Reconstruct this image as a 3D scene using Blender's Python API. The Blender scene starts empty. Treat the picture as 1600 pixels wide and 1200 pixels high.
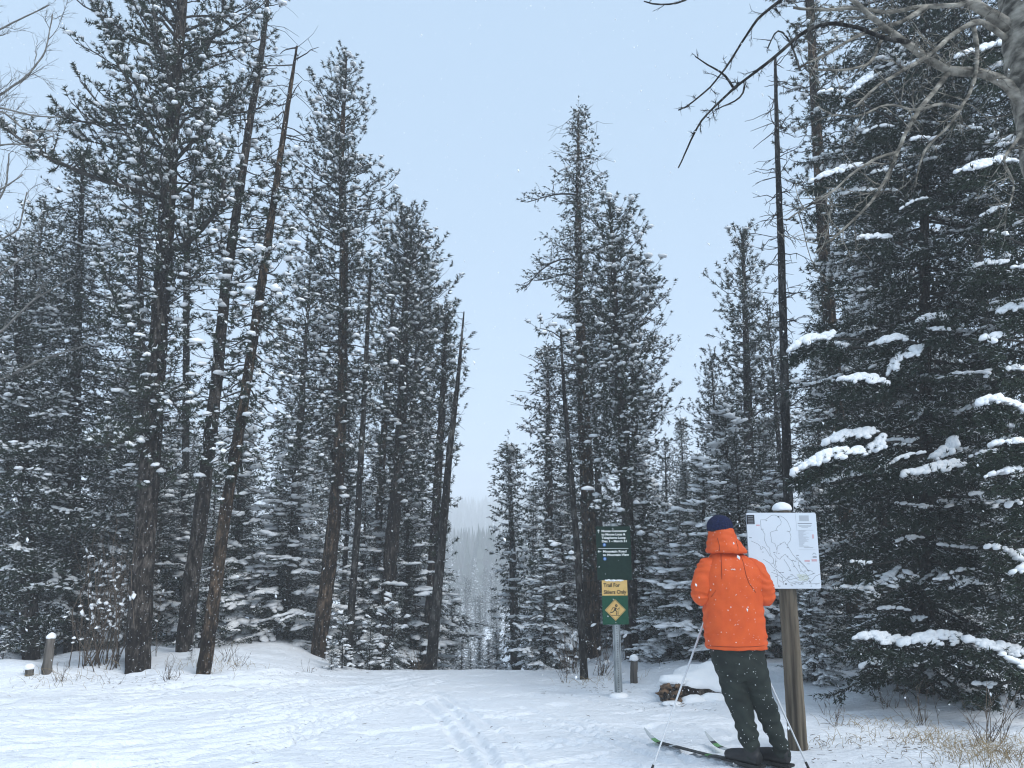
import bpy, math, random
import numpy as np
from mathutils import Vector, Matrix, noise as mnoise
from mathutils.bvhtree import BVHTree
R = math.radians
SC = bpy.context.scene
COL = SC.collection
rng = np.random.default_rng(7)
random.seed(7)

# ------------------------------------------------------------------ camera
CAMZ = 1.6
PITCH = R(11.2)
cam_d = bpy.data.cameras.new('camera')
cam = bpy.data.objects.new('camera', cam_d)
COL.objects.link(cam)
cam.location = (0, 0, CAMZ)
cam.rotation_euler = (R(90) + PITCH, 0, 0)
cam_d.sensor_width = 36.0
cam_d.lens = 27.0
cam_d.clip_start = 0.05
cam_d.clip_end = 3000
SC.camera = cam

# ------------------------------------------------------------------ sky, sun, exposure
W = bpy.data.worlds.new('World')
SC.world = W
W.use_nodes = True
nt = W.node_tree
nt.nodes.clear()
wo = nt.nodes.new('ShaderNodeOutputWorld')
bg = nt.nodes.new('ShaderNodeBackground')
sky = nt.nodes.new('ShaderNodeTexSky')
sky.sky_type = 'NISHITA'
sky.sun_disc = False
sky.sun_elevation = R(48)
sky.sun_rotation = R(130)
sky.altitude = 1500
sky.air_density = 1.0
sky.dust_density = 3.0
mixn = nt.nodes.new('ShaderNodeMix')
mixn.data_type = 'RGBA'
mixn.inputs[0].default_value = 0.97
mixn.inputs[7].default_value = (2.42, 3.30, 4.36, 1)      # the even cloud deck
nt.links.new(sky.outputs[0], mixn.inputs[6])
nt.links.new(mixn.outputs[2], bg.inputs[0])
bg.inputs[1].default_value = 0.1
nt.links.new(bg.outputs[0], wo.inputs[0])
sun_d = bpy.data.lights.new('sun', 'SUN')
sun_d.energy = 1.5
sun_d.angle = R(40)
sun_d.color = (1.0, 0.99, 0.97)
sun = bpy.data.objects.new('sun', sun_d)
COL.objects.link(sun)
sun.location = (20, -20, 40)
sun.rotation_euler = (R(42), 0, R(50))
SC.view_settings.view_transform = 'Standard'
SC.view_settings.look = 'None'
SC.view_settings.exposure = 1.06
SC.view_settings.gamma = 1
SC.view_settings.use_curve_mapping = False
SC.render.engine = 'CYCLES'
SC.cycles.max_bounces = 6
SC.cycles.diffuse_bounces = 3
SC.cycles.glossy_bounces = 1
SC.cycles.transmission_bounces = 2
SC.cycles.volume_bounces = 4
SC.cycles.caustics_reflective = False
SC.cycles.caustics_refractive = False
SC.cycles.use_denoising = True
SC.cycles.pixel_filter_type = 'BLACKMAN_HARRIS'
SC.cycles.filter_width = 1.15

# ------------------------------------------------------------------ helpers
CP, SP = math.cos(PITCH), math.sin(PITCH)
def at(px, py, Y):
    """the place at distance Y ahead that the lens sees at photograph pixel px, py"""
    v = (600 - py) / 1200.0
    dy, dz = CP - v * SP, SP + v * CP
    t = Y / dy
    return np.array([(px - 800) / 1200.0 * t, Y, CAMZ + dz * t])
def mpp(py, Y):
    v = (600 - py) / 1200.0
    return Y / (CP - v * SP) / 1200.0

def sstep(a, b, x):
    t = np.clip((x - a) / (b - a), 0, 1)
    return t * t * (3 - 2 * t)

_tab = np.random.default_rng(3).random((256, 256))
def vnoise(x, y):
    xi = np.floor(x).astype(int); yi = np.floor(y).astype(int)
    fx = x - xi; fy = y - yi
    fx = fx * fx * (3 - 2 * fx); fy = fy * fy * (3 - 2 * fy)
    a = _tab[xi & 255, yi & 255]; b = _tab[(xi + 1) & 255, yi & 255]
    c = _tab[xi & 255, (yi + 1) & 255]; d = _tab[(xi + 1) & 255, (yi + 1) & 255]
    return (a * (1 - fx) + b * fx) * (1 - fy) + (c * (1 - fx) + d * fx) * fy - 0.5
def fbm(x, y, o=4):
    s = 0; a = 1
    for k in range(o):
        s = s + a * vnoise(x * 2 ** k + 17 * k, y * 2 ** k + 31 * k); a *= 0.5
    return s

class Geo:
    def __init__(s): s.V = []; s.F = []; s.M = []; s.n = 0
    def add(s, V, F, m=0):
        V = np.asarray(V, float).reshape(-1, 3); F = np.asarray(F, int).reshape(-1, 3)
        s.V.append(V); s.F.append(F + s.n)
        s.M.append(np.full(len(F), m) if np.isscalar(m) else np.asarray(m)); s.n += len(V)
    def tris(s): return sum(len(f) for f in s.F)
    def mesh(s, name, mats, smooth=True, origin=None):
        me = bpy.data.meshes.new(name)
        if s.n:
            V = np.concatenate(s.V); F = np.concatenate(s.F); M = np.concatenate(s.M)
            if origin is not None: V = V - np.asarray(origin)
            me.vertices.add(len(V)); me.vertices.foreach_set('co', V.astype(np.float32).ravel())
            me.loops.add(len(F) * 3); me.loops.foreach_set('vertex_index', F.astype(np.int32).ravel())
            me.polygons.add(len(F))
            me.polygons.foreach_set('loop_start', np.arange(0, len(F) * 3, 3, dtype=np.int32))
            me.polygons.foreach_set('material_index', M.astype(np.int32))
            me.polygons.foreach_set('use_smooth', np.full(len(F), bool(smooth)))
            me.update(calc_edges=True)
        for m in mats: me.materials.append(m)
        return me
def link(name, me, parent=None, loc=None):
    o = bpy.data.objects.new(name, me); COL.objects.link(o)
    if parent is not None: o.parent = parent
    if loc is not None: o.location = [float(c) for c in loc]
    return o
def tag(o, label, cat=None, group=None, kind=None):
    if label: o['label'] = label
    if cat: o['category'] = cat
    if group: o['group'] = group
    if kind: o['kind'] = kind
    return o
def empty(name, loc, label, cat, group=None, rz=0):
    o = link(name, None, None, loc); o.rotation_euler = (0, 0, rz)
    o.empty_display_size = 0.2
    return tag(o, label, cat, group)

def tubes(P, Rr, sides=5, rough=0, rg=None):
    """P (K,n,3) paths, Rr (K,n) radii -> verts, tris"""
    P = np.asarray(P, float); Rr = np.asarray(Rr, float)
    if P.ndim == 2: P = P[None]; Rr = Rr[None]
    K, n, _ = P.shape
    T = np.gradient(P, axis=1); T /= np.linalg.norm(T, axis=2, keepdims=True) + 1e-9
    avg = T.mean(1)
    ref = np.where((np.abs(avg[:, 2]) > .75)[:, None], np.array([1., 0, 0]), np.array([0, 0, 1.]))
    A = np.cross(T, ref[:, None, :]); A /= np.linalg.norm(A, axis=2, keepdims=True) + 1e-9
    B = np.cross(T, A)
    an = np.linspace(0, 2 * np.pi, sides, endpoint=False)
    RR = Rr[:, :, None] * np.ones(sides)
    if rough: RR = RR * (1 + rough * (rg or rng).standard_normal((K, n, sides)))
    V = P[:, :, None, :] + RR[..., None] * (np.cos(an)[:, None] * A[:, :, None, :] + np.sin(an)[:, None] * B[:, :, None, :])
    V = V.reshape(-1, 3)
    k, i, j = np.meshgrid(np.arange(K), np.arange(n - 1), np.arange(sides), indexing='ij')
    j2 = (j + 1) % sides
    b = k * n * sides
    a0 = b + i * sides + j; a1 = b + i * sides + j2; b0 = a0 + sides; b1 = a1 + sides
    F = np.concatenate([np.stack([a0, b1, a1], -1).reshape(-1, 3), np.stack([a0, b0, b1], -1).reshape(-1, 3)])
    # close the far ends
    if sides > 2:
        e = (np.arange(K) * n + n - 1) * sides
        for q in range(1, sides - 1):
            F = np.concatenate([F, np.stack([e, e + q + 1, e + q], -1)])
            s0 = np.arange(K) * n * sides
            F = np.concatenate([F, np.stack([s0, s0 + q, s0 + q + 1], -1)])
    return V, F
def resample(pts, n):
    pts = np.asarray(pts, float)
    d = np.r_[0, np.cumsum(np.linalg.norm(np.diff(pts, axis=0), axis=1))]
    t = np.linspace(0, d[-1], n)
    return np.stack([np.interp(t, d, pts[:, c]) for c in range(pts.shape[1])], 1)
def smooth_path(pts, n):
    p = resample(pts, n)
    for _ in range(2):
        q = p.copy(); q[1:-1] = (p[:-2] + 2 * p[1:-1] + p[2:]) / 4; p = q
    return p

def ico(sub, seed=0, amp=0.0):
    import bmesh
    bm = bmesh.new(); bmesh.ops.create_icosphere(bm, subdivisions=sub, radius=1)
    V = np.array([v.co[:] for v in bm.verts]); F = np.array([[v.index for v in f.verts] for f in bm.faces]); bm.free()
    if amp:
        r2 = np.random.default_rng(seed)
        V *= 1 + amp * r2.uniform(-1, 1, (len(V), 1))
    V[:, 2] = np.where(V[:, 2] < 0, V[:, 2] * .45, V[:, 2])
    return V, F
ICO2 = [ico(2, k, .16) for k in range(5)]
ICO1 = [ico(1, k, .32) for k in range(8)]
OCT = (np.array([[1, 0, 0], [0, 1, 0], [-1, 0, 0], [0, -1, 0], [0, 0, 1.], [0, 0, -.4]]),
       np.array([[0, 1, 4], [1, 2, 4], [2, 3, 4], [3, 0, 4], [1, 0, 5], [2, 1, 5], [3, 2, 5], [0, 3, 5]]))

def bake(geo, protos, P, D, S, mat=None):
    """place protos (V,F,M) with their x axis along D; S (K,3) scale"""
    if len(P) == 0: return
    P = np.asarray(P, float); D = np.asarray(D, float); S = np.asarray(S, float)
    D = D / (np.linalg.norm(D, axis=1, keepdims=True) + 1e-9)
    Y = np.cross(np.array([0, 0, 1.]), D); ln = np.linalg.norm(Y, axis=1, keepdims=True)
    Y = np.where(ln < 1e-3, np.array([0, 1., 0]), Y / (ln + 1e-9)); Z = np.cross(D, Y)
    pick = rng.integers(0, len(protos), len(P))
    for q, pr in enumerate(protos):
        s = pick == q
        if not s.any(): continue
        V, F = pr[0], pr[1]; M = pr[2] if len(pr) > 2 else np.zeros(len(F), int)
        v = V[None] * S[s][:, None, :]
        w = P[s][:, None] + v[..., :1] * D[s][:, None] + v[..., 1:2] * Y[s][:, None] + v[..., 2:3] * Z[s][:, None]
        K = s.sum()
        FF = F[None] + (np.arange(K) * len(V))[:, None, None]
        geo.add(w.reshape(-1, 3), FF.reshape(-1, 3), np.tile(M, K) if mat is None else mat)

# ------------------------------------------------------------------ materials
def new_mat(name):
    m = bpy.data.materials.new(name); m.use_nodes = True
    n = m.node_tree; b = n.nodes['Principled BSDF']
    return m, n, b
def N(n, t, **kw):
    x = n.nodes.new(t)
    for k, v in kw.items(): setattr(x, k, v)
    return x
def mat_noise(name, c1, c2, scale=8, rough=.8, stretch=(1, 1, 1), bump=0, bscale=None, bdist=.01, detail=6, spec=.3, c3=None, p=(.35, .65)):
    m, n, b = new_mat(name)
    tc = N(n, 'ShaderNodeTexCoord'); mp = N(n, 'ShaderNodeMapping'); mp.inputs['Scale'].default_value = stretch
    n.links.new(tc.outputs['Object'], mp.inputs[0])
    t = N(n, 'ShaderNodeTexNoise'); t.inputs['Scale'].default_value = scale; t.inputs['Detail'].default_value = detail
    n.links.new(mp.outputs[0], t.inputs[0])
    cr = N(n, 'ShaderNodeValToRGB'); cr.color_ramp.elements[0].position = p[0]; cr.color_ramp.elements[1].position = p[1]
    cr.color_ramp.elements[0].color = (*c1, 1); cr.color_ramp.elements[1].color = (*c2, 1)
    if c3:
        e = cr.color_ramp.elements.new(p[1] + .12); e.color = (*c3, 1)
    n.links.new(t.outputs[0], cr.inputs[0]); n.links.new(cr.outputs[0], b.inputs['Base Color'])
    b.inputs['Roughness'].default_value = rough; b.inputs['Specular IOR Level'].default_value = spec
    if bump:
        t2 = N(n, 'ShaderNodeTexNoise'); t2.inputs['Scale'].default_value = bscale or scale * 2; t2.inputs['Detail'].default_value = 6
        n.links.new(mp.outputs[0], t2.inputs[0])
        bp = N(n, 'ShaderNodeBump'); bp.inputs['Strength'].default_value = bump; bp.inputs['Distance'].default_value = bdist
        n.links.new(t2.outputs[0], bp.inputs['Height']); n.links.new(bp.outputs[0], b.inputs['Normal'])
    return m
def mat_flat(name, c, rough=.6, spec=.3, metal=0):
    m, n, b = new_mat(name)
    b.inputs['Base Color'].default_value = (*c, 1); b.inputs['Roughness'].default_value = rough
    b.inputs['Specular IOR Level'].default_value = spec; b.inputs['Metallic'].default_value = metal
    return m
def mat_rand(name, ca, cb, rough=.7, scale=1.2, spec=.25):
    """foliage: two greens mixed by noise and from tree to tree"""
    m, n, b = new_mat(name)
    tc = N(n, 'ShaderNodeTexCoord'); t = N(n, 'ShaderNodeTexNoise'); t.inputs['Scale'].default_value = scale; t.inputs['Detail'].default_value = 5
    n.links.new(tc.outputs['Object'], t.inputs[0])
    oi = N(n, 'ShaderNodeObjectInfo'); ma = N(n, 'ShaderNodeMath', operation='MULTIPLY_ADD')
    ma.inputs[1].default_value = .5; n.links.new(oi.outputs['Random'], ma.inputs[0]); n.links.new(t.outputs[0], ma.inputs[2])
    mr = N(n, 'ShaderNodeMapRange'); mr.inputs[1].default_value = .4; mr.inputs[2].default_value = 1.1
    n.links.new(ma.outputs[0], mr.inputs[0])
    mx = N(n, 'ShaderNodeMix'); mx.data_type = 'RGBA'; mx.inputs[6].default_value = (*ca, 1); mx.inputs[7].default_value = (*cb, 1)
    n.links.new(mr.outputs[0], mx.inputs[0]); n.links.new(mx.outputs[2], b.inputs['Base Color'])
    b.inputs['Roughness'].default_value = rough; b.inputs['Specular IOR Level'].default_value = spec
    return m
M_SNOW = mat_noise('snow_lump', (.82, .845, .87), (.87, .88, .89), 9, .75, bump=.4, bscale=30, bdist=.02, spec=.2)
M_NEEDLE = mat_rand('spruce_needles', (.010, .021, .015), (.025, .041, .025))
M_PINEN = mat_rand('pine_needles', (.014, .025, .017), (.034, .048, .029), scale=2)
M_DRYN = mat_rand('dead_needles', (.055, .040, .028), (.10, .065, .04))
def mat_bark(name, c1, c2, c3, fleck=.67):
    """furrowed bark with paler plates and specks of blown snow stuck to it"""
    m, n, b = new_mat(name)
    tc = N(n, 'ShaderNodeTexCoord'); mp = N(n, 'ShaderNodeMapping'); mp.inputs['Scale'].default_value = (1, 1, .28); n.links.new(tc.outputs['Object'], mp.inputs[0])
    t = N(n, 'ShaderNodeTexNoise'); t.inputs['Scale'].default_value = 22; t.inputs['Detail'].default_value = 8; t.inputs['Roughness'].default_value = .7
    n.links.new(mp.outputs[0], t.inputs[0])
    big = N(n, 'ShaderNodeTexNoise'); big.inputs['Scale'].default_value = 2.2; n.links.new(tc.outputs['Object'], big.inputs[0])
    ad = N(n, 'ShaderNodeMath', operation='MULTIPLY_ADD'); ad.inputs[1].default_value = .35; n.links.new(big.outputs[0], ad.inputs[0]); n.links.new(t.outputs[0], ad.inputs[2])
    cr = N(n, 'ShaderNodeValToRGB'); e = cr.color_ramp.elements; e[0].position = .52; e[1].position = .84; e[0].color = (*c1, 1); e[1].color = (*c3, 1)
    q = e.new(.68); q.color = (*c2, 1)
    n.links.new(ad.outputs[0], cr.inputs[0])
    fl = N(n, 'ShaderNodeTexNoise'); fl.inputs['Scale'].default_value = 46; fl.inputs['Detail'].default_value = 3; n.links.new(tc.outputs['Object'], fl.inputs[0])
    fr = N(n, 'ShaderNodeMapRange'); fr.inputs[1].default_value = fleck; fr.inputs[2].default_value = fleck + .04; n.links.new(fl.outputs[0], fr.inputs[0])
    mx = N(n, 'ShaderNodeMix'); mx.data_type = 'RGBA'; mx.inputs[7].default_value = (.75, .78, .82, 1)
    n.links.new(fr.outputs[0], mx.inputs[0]); n.links.new(cr.outputs[0], mx.inputs[6]); n.links.new(mx.outputs[2], b.inputs['Base Color'])
    b.inputs['Roughness'].default_value = .95; b.inputs['Specular IOR Level'].default_value = .1
    bp = N(n, 'ShaderNodeBump'); bp.inputs['Strength'].default_value = 1; bp.inputs['Distance'].default_value = .05
    n.links.new(t.outputs[0], bp.inputs['Height']); n.links.new(bp.outputs[0], b.inputs['Normal'])
    return m
M_BARK = mat_bark('pine_bark', (.006, .005, .005), (.026, .021, .018), (.15, .13, .112))
M_BARKO = mat_bark('orange_pine_bark', (.007, .005, .005), (.034, .025, .018), (.18, .125, .085))
M_BARKG = mat_bark('grey_dead_bark', (.005, .005, .005), (.022, .021, .020), (.12, .115, .105), .68)
M_TWIG = mat_noise('twig_bark', (.018, .017, .015), (.052, .048, .043), 12, .9)
M_POPLAR = mat_noise('poplar_bark', (.06, .055, .045), (.27, .25, .21), 9, .9, (1, 1, 1.8), bump=1, bscale=26, bdist=.02, c3=(.38, .36, .31), detail=10, p=(.38, .58))
M_BIRCHTW = mat_noise('bare_twig_bark', (.10, .095, .085), (.22, .21, .19), 10, .9)
M_BUSH = mat_noise('bush_twigs', (.06, .045, .035), (.15, .115, .085), 12, .9)
M_GRASS = mat_noise('dry_grass', (.22, .16, .085), (.42, .33, .19), 5, .9)
TREE_MATS = [M_NEEDLE, M_SNOW, M_TWIG, M_PINEN, M_DRYN]

# ------------------------------------------------------------------ ground
def lane(y): return -0.05 * y
def H(x, y):
    x = np.asarray(x, float); y = np.asarray(y, float)
    d = np.abs(x - lane(y))
    yy = np.maximum(y, 6)
    trail = -.06 * (np.minimum(yy, 11.8) - 6)
    drop = np.clip(yy - 11.8, 0, None)
    trail = trail - .23 * (np.sqrt(drop * drop + .25) - .5) * (yy < 45) * (drop > 0)
    t45 = -.348 - .23 * (33.2 - .5)
    trail = np.where(y >= 45, t45 - .035 * (np.minimum(y, 140) - 45), trail)
    side = -.06 * (yy - 6) * (yy < 12) + (yy >= 12) * (-.36 - .05 * (yy - 12))
    lift = .26 * sstep(9.3, 10.8, y) * (x < 0) + .12 * sstep(8.6, 9.6, y) * (x > 0)
    side = side + lift
    wid = np.where(x < lane(y), 1.5, 1.0)
    w = sstep(wid, wid + 1.6 + .02 * y, d)
    w = w * (1 - sstep(28, 95, y))
    z = trail * (1 - w) + side * w
    z = z + sstep(3.2, 5.2, x) * (1 - sstep(9, 12, y)) * .10
    hill = sstep(320, 560, y) * (24 + 12 * sstep(-60, 50, x)) + fbm(x / 60, y / 60, 3) * 4 * sstep(260, 400, y)
    z = z + hill
    side_m = sstep(14, 60, np.abs(x)) * sstep(60, 150, y) * 2
    z = z + side_m
    z = z + fbm(x / 1.7, y / 1.7, 3) * .10 * (.35 + .65 * sstep(1.6, 3.2, d) * sstep(8.5, 10.5, y)) 
    hump = sstep(9.4, 10.4, y) * (1 - sstep(11.5, 13, y)) * sstep(2.0, 3.0, d)
    z = z + hump * .13 * fbm(x / .8 + 5, y / .8, 2)
    return z - H0 * np.exp(-((x - 1.9) ** 2 + (y - 5.9) ** 2) / 8)
H0 = 0.0
H0 = float(H(1.9, 5.9))
def hit(px, py):
    ys = np.linspace(4.5, 40, 3600)
    v = (600 - py) / 1200.0
    dy, dz = CP - v * SP, SP + v * CP
    t = ys / dy
    xs = (px - 800) / 1200.0 * t; zs = CAMZ + dz * t
    g = zs - H(xs, ys)
    k = np.argmax(g < 0)
    return np.array([xs[k], ys[k], float(H(xs[k], ys[k]))])

def ground_mesh():
    ys = np.concatenate([np.array([-120, -80, -20, -5, 0, 2, 3.5, 4.5]), np.concatenate([np.arange(5, 8.6, .028), np.arange(8.6, 13.6, .05)]), 13.6 * 1.045 ** np.arange(1, 96)])
    ys = ys[ys < 645]
    xm = np.arange(0, 8.6, .045)
    xo = 8.6 * 1.07 ** np.arange(1, 63); xo = xo[xo < 425]
    xs = np.concatenate([-xo[::-1], -xm[:0:-1], xm, xo])
    xs = np.unique(np.round(np.concatenate([xs[(xs < -.95) | (xs > 1.3)], np.arange(-.94, 1.3, .022)]), 5))
    X, Y = np.meshgrid(xs, ys)
    Z = H(X, Y)
    near = (Y > 4.4) & (Y < 14) & (np.abs(X) < 10)
    # ski tracks: each is a path over the ground and a pair of grooves or one shallow streak
    disp = np.zeros_like(Z)
    def groove(pts, w, depth, ridge=.3, n=40):
        p = smooth_path(pts, n)
        x0, x1 = p[:, 0].min() - w * 4, p[:, 0].max() + w * 4; y0, y1 = p[:, 1].min() - w * 4, p[:, 1].max() + w * 4
        ix = np.where((xs > x0) & (xs < x1))[0]; iy = np.where((ys > y0) & (ys < y1))[0]
        if len(ix) == 0 or len(iy) == 0: return
        sx = X[iy[0]:iy[-1] + 1, ix[0]:ix[-1] + 1]; sy = Y[iy[0]:iy[-1] + 1, ix[0]:ix[-1] + 1]
        dd = np.full(sx.shape, 1e9)
        for a, b in zip(p[:-1], p[1:]):
            ab = b - a; L = (ab ** 2).sum() + 1e-9
            t = np.clip(((sx - a[0]) * ab[0] + (sy - a[1]) * ab[1]) / L, 0, 1)
            dd = np.minimum(dd, (sx - a[0] - t * ab[0]) ** 2 + (sy - a[1] - t * ab[1]) ** 2)
        dd = np.sqrt(dd)
        g = -depth * np.exp(-(dd / w) ** 3) + depth * ridge * np.exp(-((dd - 1.7 * w) / (.6 * w)) ** 2)
        disp[iy[0]:iy[-1] + 1, ix[0]:ix[-1] + 1] += g
    def pxp(l): return [hit(a, b)[:2] for a, b in l]
    groove(pxp([(745, 1215), (722, 1170), (700, 1135), (688, 1122), (662, 1100), (655, 1096)]), .045, .026)
    groove(pxp([(782, 1215), (760, 1170), (735, 1140), (722, 1125), (700, 1104), (680, 1090)]), .045, .026)
    groove(pxp([(840, 1215), (800, 1165), (775, 1140), (750, 1120), (720, 1104), (690, 1085), (676, 1078)]), .035, .016)
    groove(pxp([(1040, 1190), (960, 1160), (880, 1138), (830, 1128), (770, 1118)]), .038, .024)
    groove(pxp([(1080, 1190), (980, 1150), (900, 1132), (860, 1124)]), .03, .022)
    r2 = np.random.default_rng(11)
    for k in range(120):
        # skate strokes and streaks that come in from the left and bend into the gap
        off = r2.uniform(0, 1)
        y_l = 1065 + off * 150
        a = [(-60, y_l + r2.uniform(-6, 6)), (200, y_l - 8 + r2.uniform(-4, 4)), (430, (y_l - 22) * .85 + 1060 * .15), (600, 1060 + off * 45), (700, 1050 + off * 18)]
        s0 = r2.uniform(0, .75); L = r2.uniform(.15, .4)
        p = smooth_path(np.array(a, float), 60)[int(s0 * 60):max(int(s0 * 60) + 4, int(min(1, s0 + L) * 60))]
        try: groove(pxp(p[::max(1, len(p) // 6)]), r2.uniform(.02, .045), r2.uniform(.010, .026), n=16)
        except Exception: pass
    for k in range(110):
        px = r2.uniform(350, 1150); py = r2.uniform(1060, 1205)
        dx = r2.uniform(25, 90); dyy = dx * r2.uniform(-.25, .35)
        groove(pxp([(px, py), (px + dx * .5, py + dyy * .5 + r2.uniform(-1, 1)), (px + dx, py + dyy)]), r2.uniform(.02, .05), r2.uniform(.008, .022), n=8)
    wgt = sstep(4.4, 5.5, Y) * (1 - sstep(12.5, 14, Y))
    disp += (fbm(X / .22, Y / .16, 3) * .024 + fbm(X / .55 + 9, Y / .3, 2) * .030) * (.55 + .45 * sstep(2, 3.5, np.abs(X - lane(Y))))
    disp += -.02 * np.clip(fbm(X / .5 + 40, Y / .22 + 7, 2) - .22, 0, 1) * 5
    # smooth mounds where nobody has skied
    Z = Z + disp * wgt
    n1, n2 = Z.shape
    V = np.stack([X, Y, Z], -1).reshape(-1, 3)
    i, j = np.meshgrid(np.arange(n1 - 1), np.arange(n2 - 1), indexing='ij')
    a = (i * n2 + j).ravel()
    F = np.concatenate([np.stack([a, a + 1, a + n2 + 1], 1), np.stack([a, a + n2 + 1, a + n2], 1)])
    g = Geo(); g.add(V, F)
    return g
def snow_ground_mat():
    m, n, b = new_mat('ground_snow')
    tc = N(n, 'ShaderNodeTexCoord')
    t = N(n, 'ShaderNodeTexNoise'); t.inputs['Scale'].default_value = 1.3; t.inputs['Detail'].default_value = 5
    n.links.new(tc.outputs['Object'], t.inputs[0])
    cr = N(n, 'ShaderNodeValToRGB'); cr.color_ramp.elements[0].position = .3; cr.color_ramp.elements[1].position = .7
    cr.color_ramp.elements[0].color = (.79, .83, .88, 1); cr.color_ramp.elements[1].color = (.84, .865, .90, 1)
    n.links.new(t.outputs[0], cr.inputs[0]); n.links.new(cr.outputs[0], b.inputs['Base Color'])
    b.inputs['Roughness'].default_value = .7; b.inputs['Specular IOR Level'].default_value = .25
    mp = N(n, 'ShaderNodeMapping'); mp.inputs['Scale'].default_value = (1, 1.6, 1); n.links.new(tc.outputs['Object'], mp.inputs[0])
    t1 = N(n, 'ShaderNodeTexNoise'); t1.inputs['Scale'].default_value = 14; t1.inputs['Detail'].default_value = 7; t1.inputs['Roughness'].default_value = .62
    n.links.new(mp.outputs[0], t1.inputs[0])
    bp = N(n, 'ShaderNodeBump'); bp.inputs['Strength'].default_value = .8; bp.inputs['Distance'].default_value = .05
    n.links.new(t1.outputs[0], bp.inputs['Height']); n.links.new(bp.outputs[0], b.inputs['Normal'])
    return m
M_GROUND = snow_ground_mat()
gnd = link('ground', ground_mesh().mesh('ground', [M_GROUND]))
tag(gnd, 'snow covered ground and groomed ski trail with tracks', kind='structure')

# ------------------------------------------------------------------ haze
def haze():
    x, y0, y1, z0, z1 = 432, -125, 652, -16, 42
    V = [(a, b, c) for a in (-x, x) for b in (y0, y1) for c in (z0, z1)]
    F = [(0, 1, 3), (0, 3, 2), (4, 6, 7), (4, 7, 5), (0, 4, 5), (0, 5, 1), (2, 3, 7), (2, 7, 6), (0, 2, 6), (0, 6, 4), (1, 5, 7), (1, 7, 3)]
    g = Geo(); g.add(V, F)
    m = bpy.data.materials.new('haze'); m.use_nodes = True; n = m.node_tree; n.nodes.clear()
    o = N(n, 'ShaderNodeOutputMaterial'); v = N(n, 'ShaderNodeVolumePrincipled')
    v.inputs['Color'].default_value = (.97, .985, 1, 1); v.inputs['Density'].default_value = HAZE
    v.inputs['Anisotropy'].default_value = 0.0
    n.links.new(v.outputs[0], o.inputs['Volume'])
    h = link('haze', g.mesh('haze', [m], smooth=False))
    tag(h, 'thin snowy haze filling the air', kind='stuff')
HAZE = .0034
haze()
# ------------------------------------------------------------------ foliage units
def brush(seed, n=14, nl=.36, nw=.055, fwd=.75, frost=.15, mat=0, stem=True, hemi=False):
    """a twig of unit length along x with needles standing out of it; some needles carry rime"""
    r = np.random.default_rng(seed); V = []; F = []; M = []
    for k in range(n):
        t = r.uniform(0.0, 1.0) if not hemi else r.uniform(.05, .95)
        a = r.uniform(0, 2 * np.pi)
        rad = np.array([0, math.cos(a), math.sin(a)])
        d = rad * (1 - .35 * r.random()) + np.array([fwd * r.uniform(.5, 1.3), 0, 0]); d /= np.linalg.norm(d)
        L = nl * r.uniform(.75, 1.15)
        s = np.cross(d, r.standard_normal(3)); s /= np.linalg.norm(s)
        b = np.array([t, 0, 0.]); i = len(V)
        V += [b - s * nw / 2, b + s * nw / 2, b + d * L]
        F.append([i, i + 1, i + 2]); M.append(1 if (rad[2] > .1 and r.random() < frost) else mat)
    if stem:
        i = len(V); w = .035
        V += [np.array([0, -w, 0]), np.array([0, w, w]), np.array([1.0, 0, 0])]
        F.append([i, i + 1, i + 2]); M.append(2)
    return np.array(V), np.array(F), np.array(M)
SPR = [brush(k, 12, .34, .09, .8, .36) for k in range(5)]
SPR_LO = [brush(20 + k, 8, .40, .16, .8, .42) for k in range(5)]
SPR_DEAD = [brush(40 + k, 5, .38, .05, .6, .05, mat=2) for k in range(4)]
TUFT = [brush(60 + k, 36, .42, .10, .42, .25, mat=3, hemi=True) for k in range(5)]
TUFT_LO = [brush(80 + k, 20, .50, .14, .6, .30, mat=3, hemi=True) for k in range(5)]

def unit(v): return v / (np.linalg.norm(v) + 1e-9)

def trunk_geo(path, rad, sides=12, rough=.05, step=.12, seed=0):
    p = np.asarray(path, float); L = np.linalg.norm(np.diff(p, axis=0), axis=1).sum()
    n = max(6, min(110, int(L / step)))
    q = smooth_path(np.c_[p, rad], n)
    V, F = tubes(q[:, :3], q[:, 3], sides, rough, np.random.default_rng(seed))
    return V, F

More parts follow.
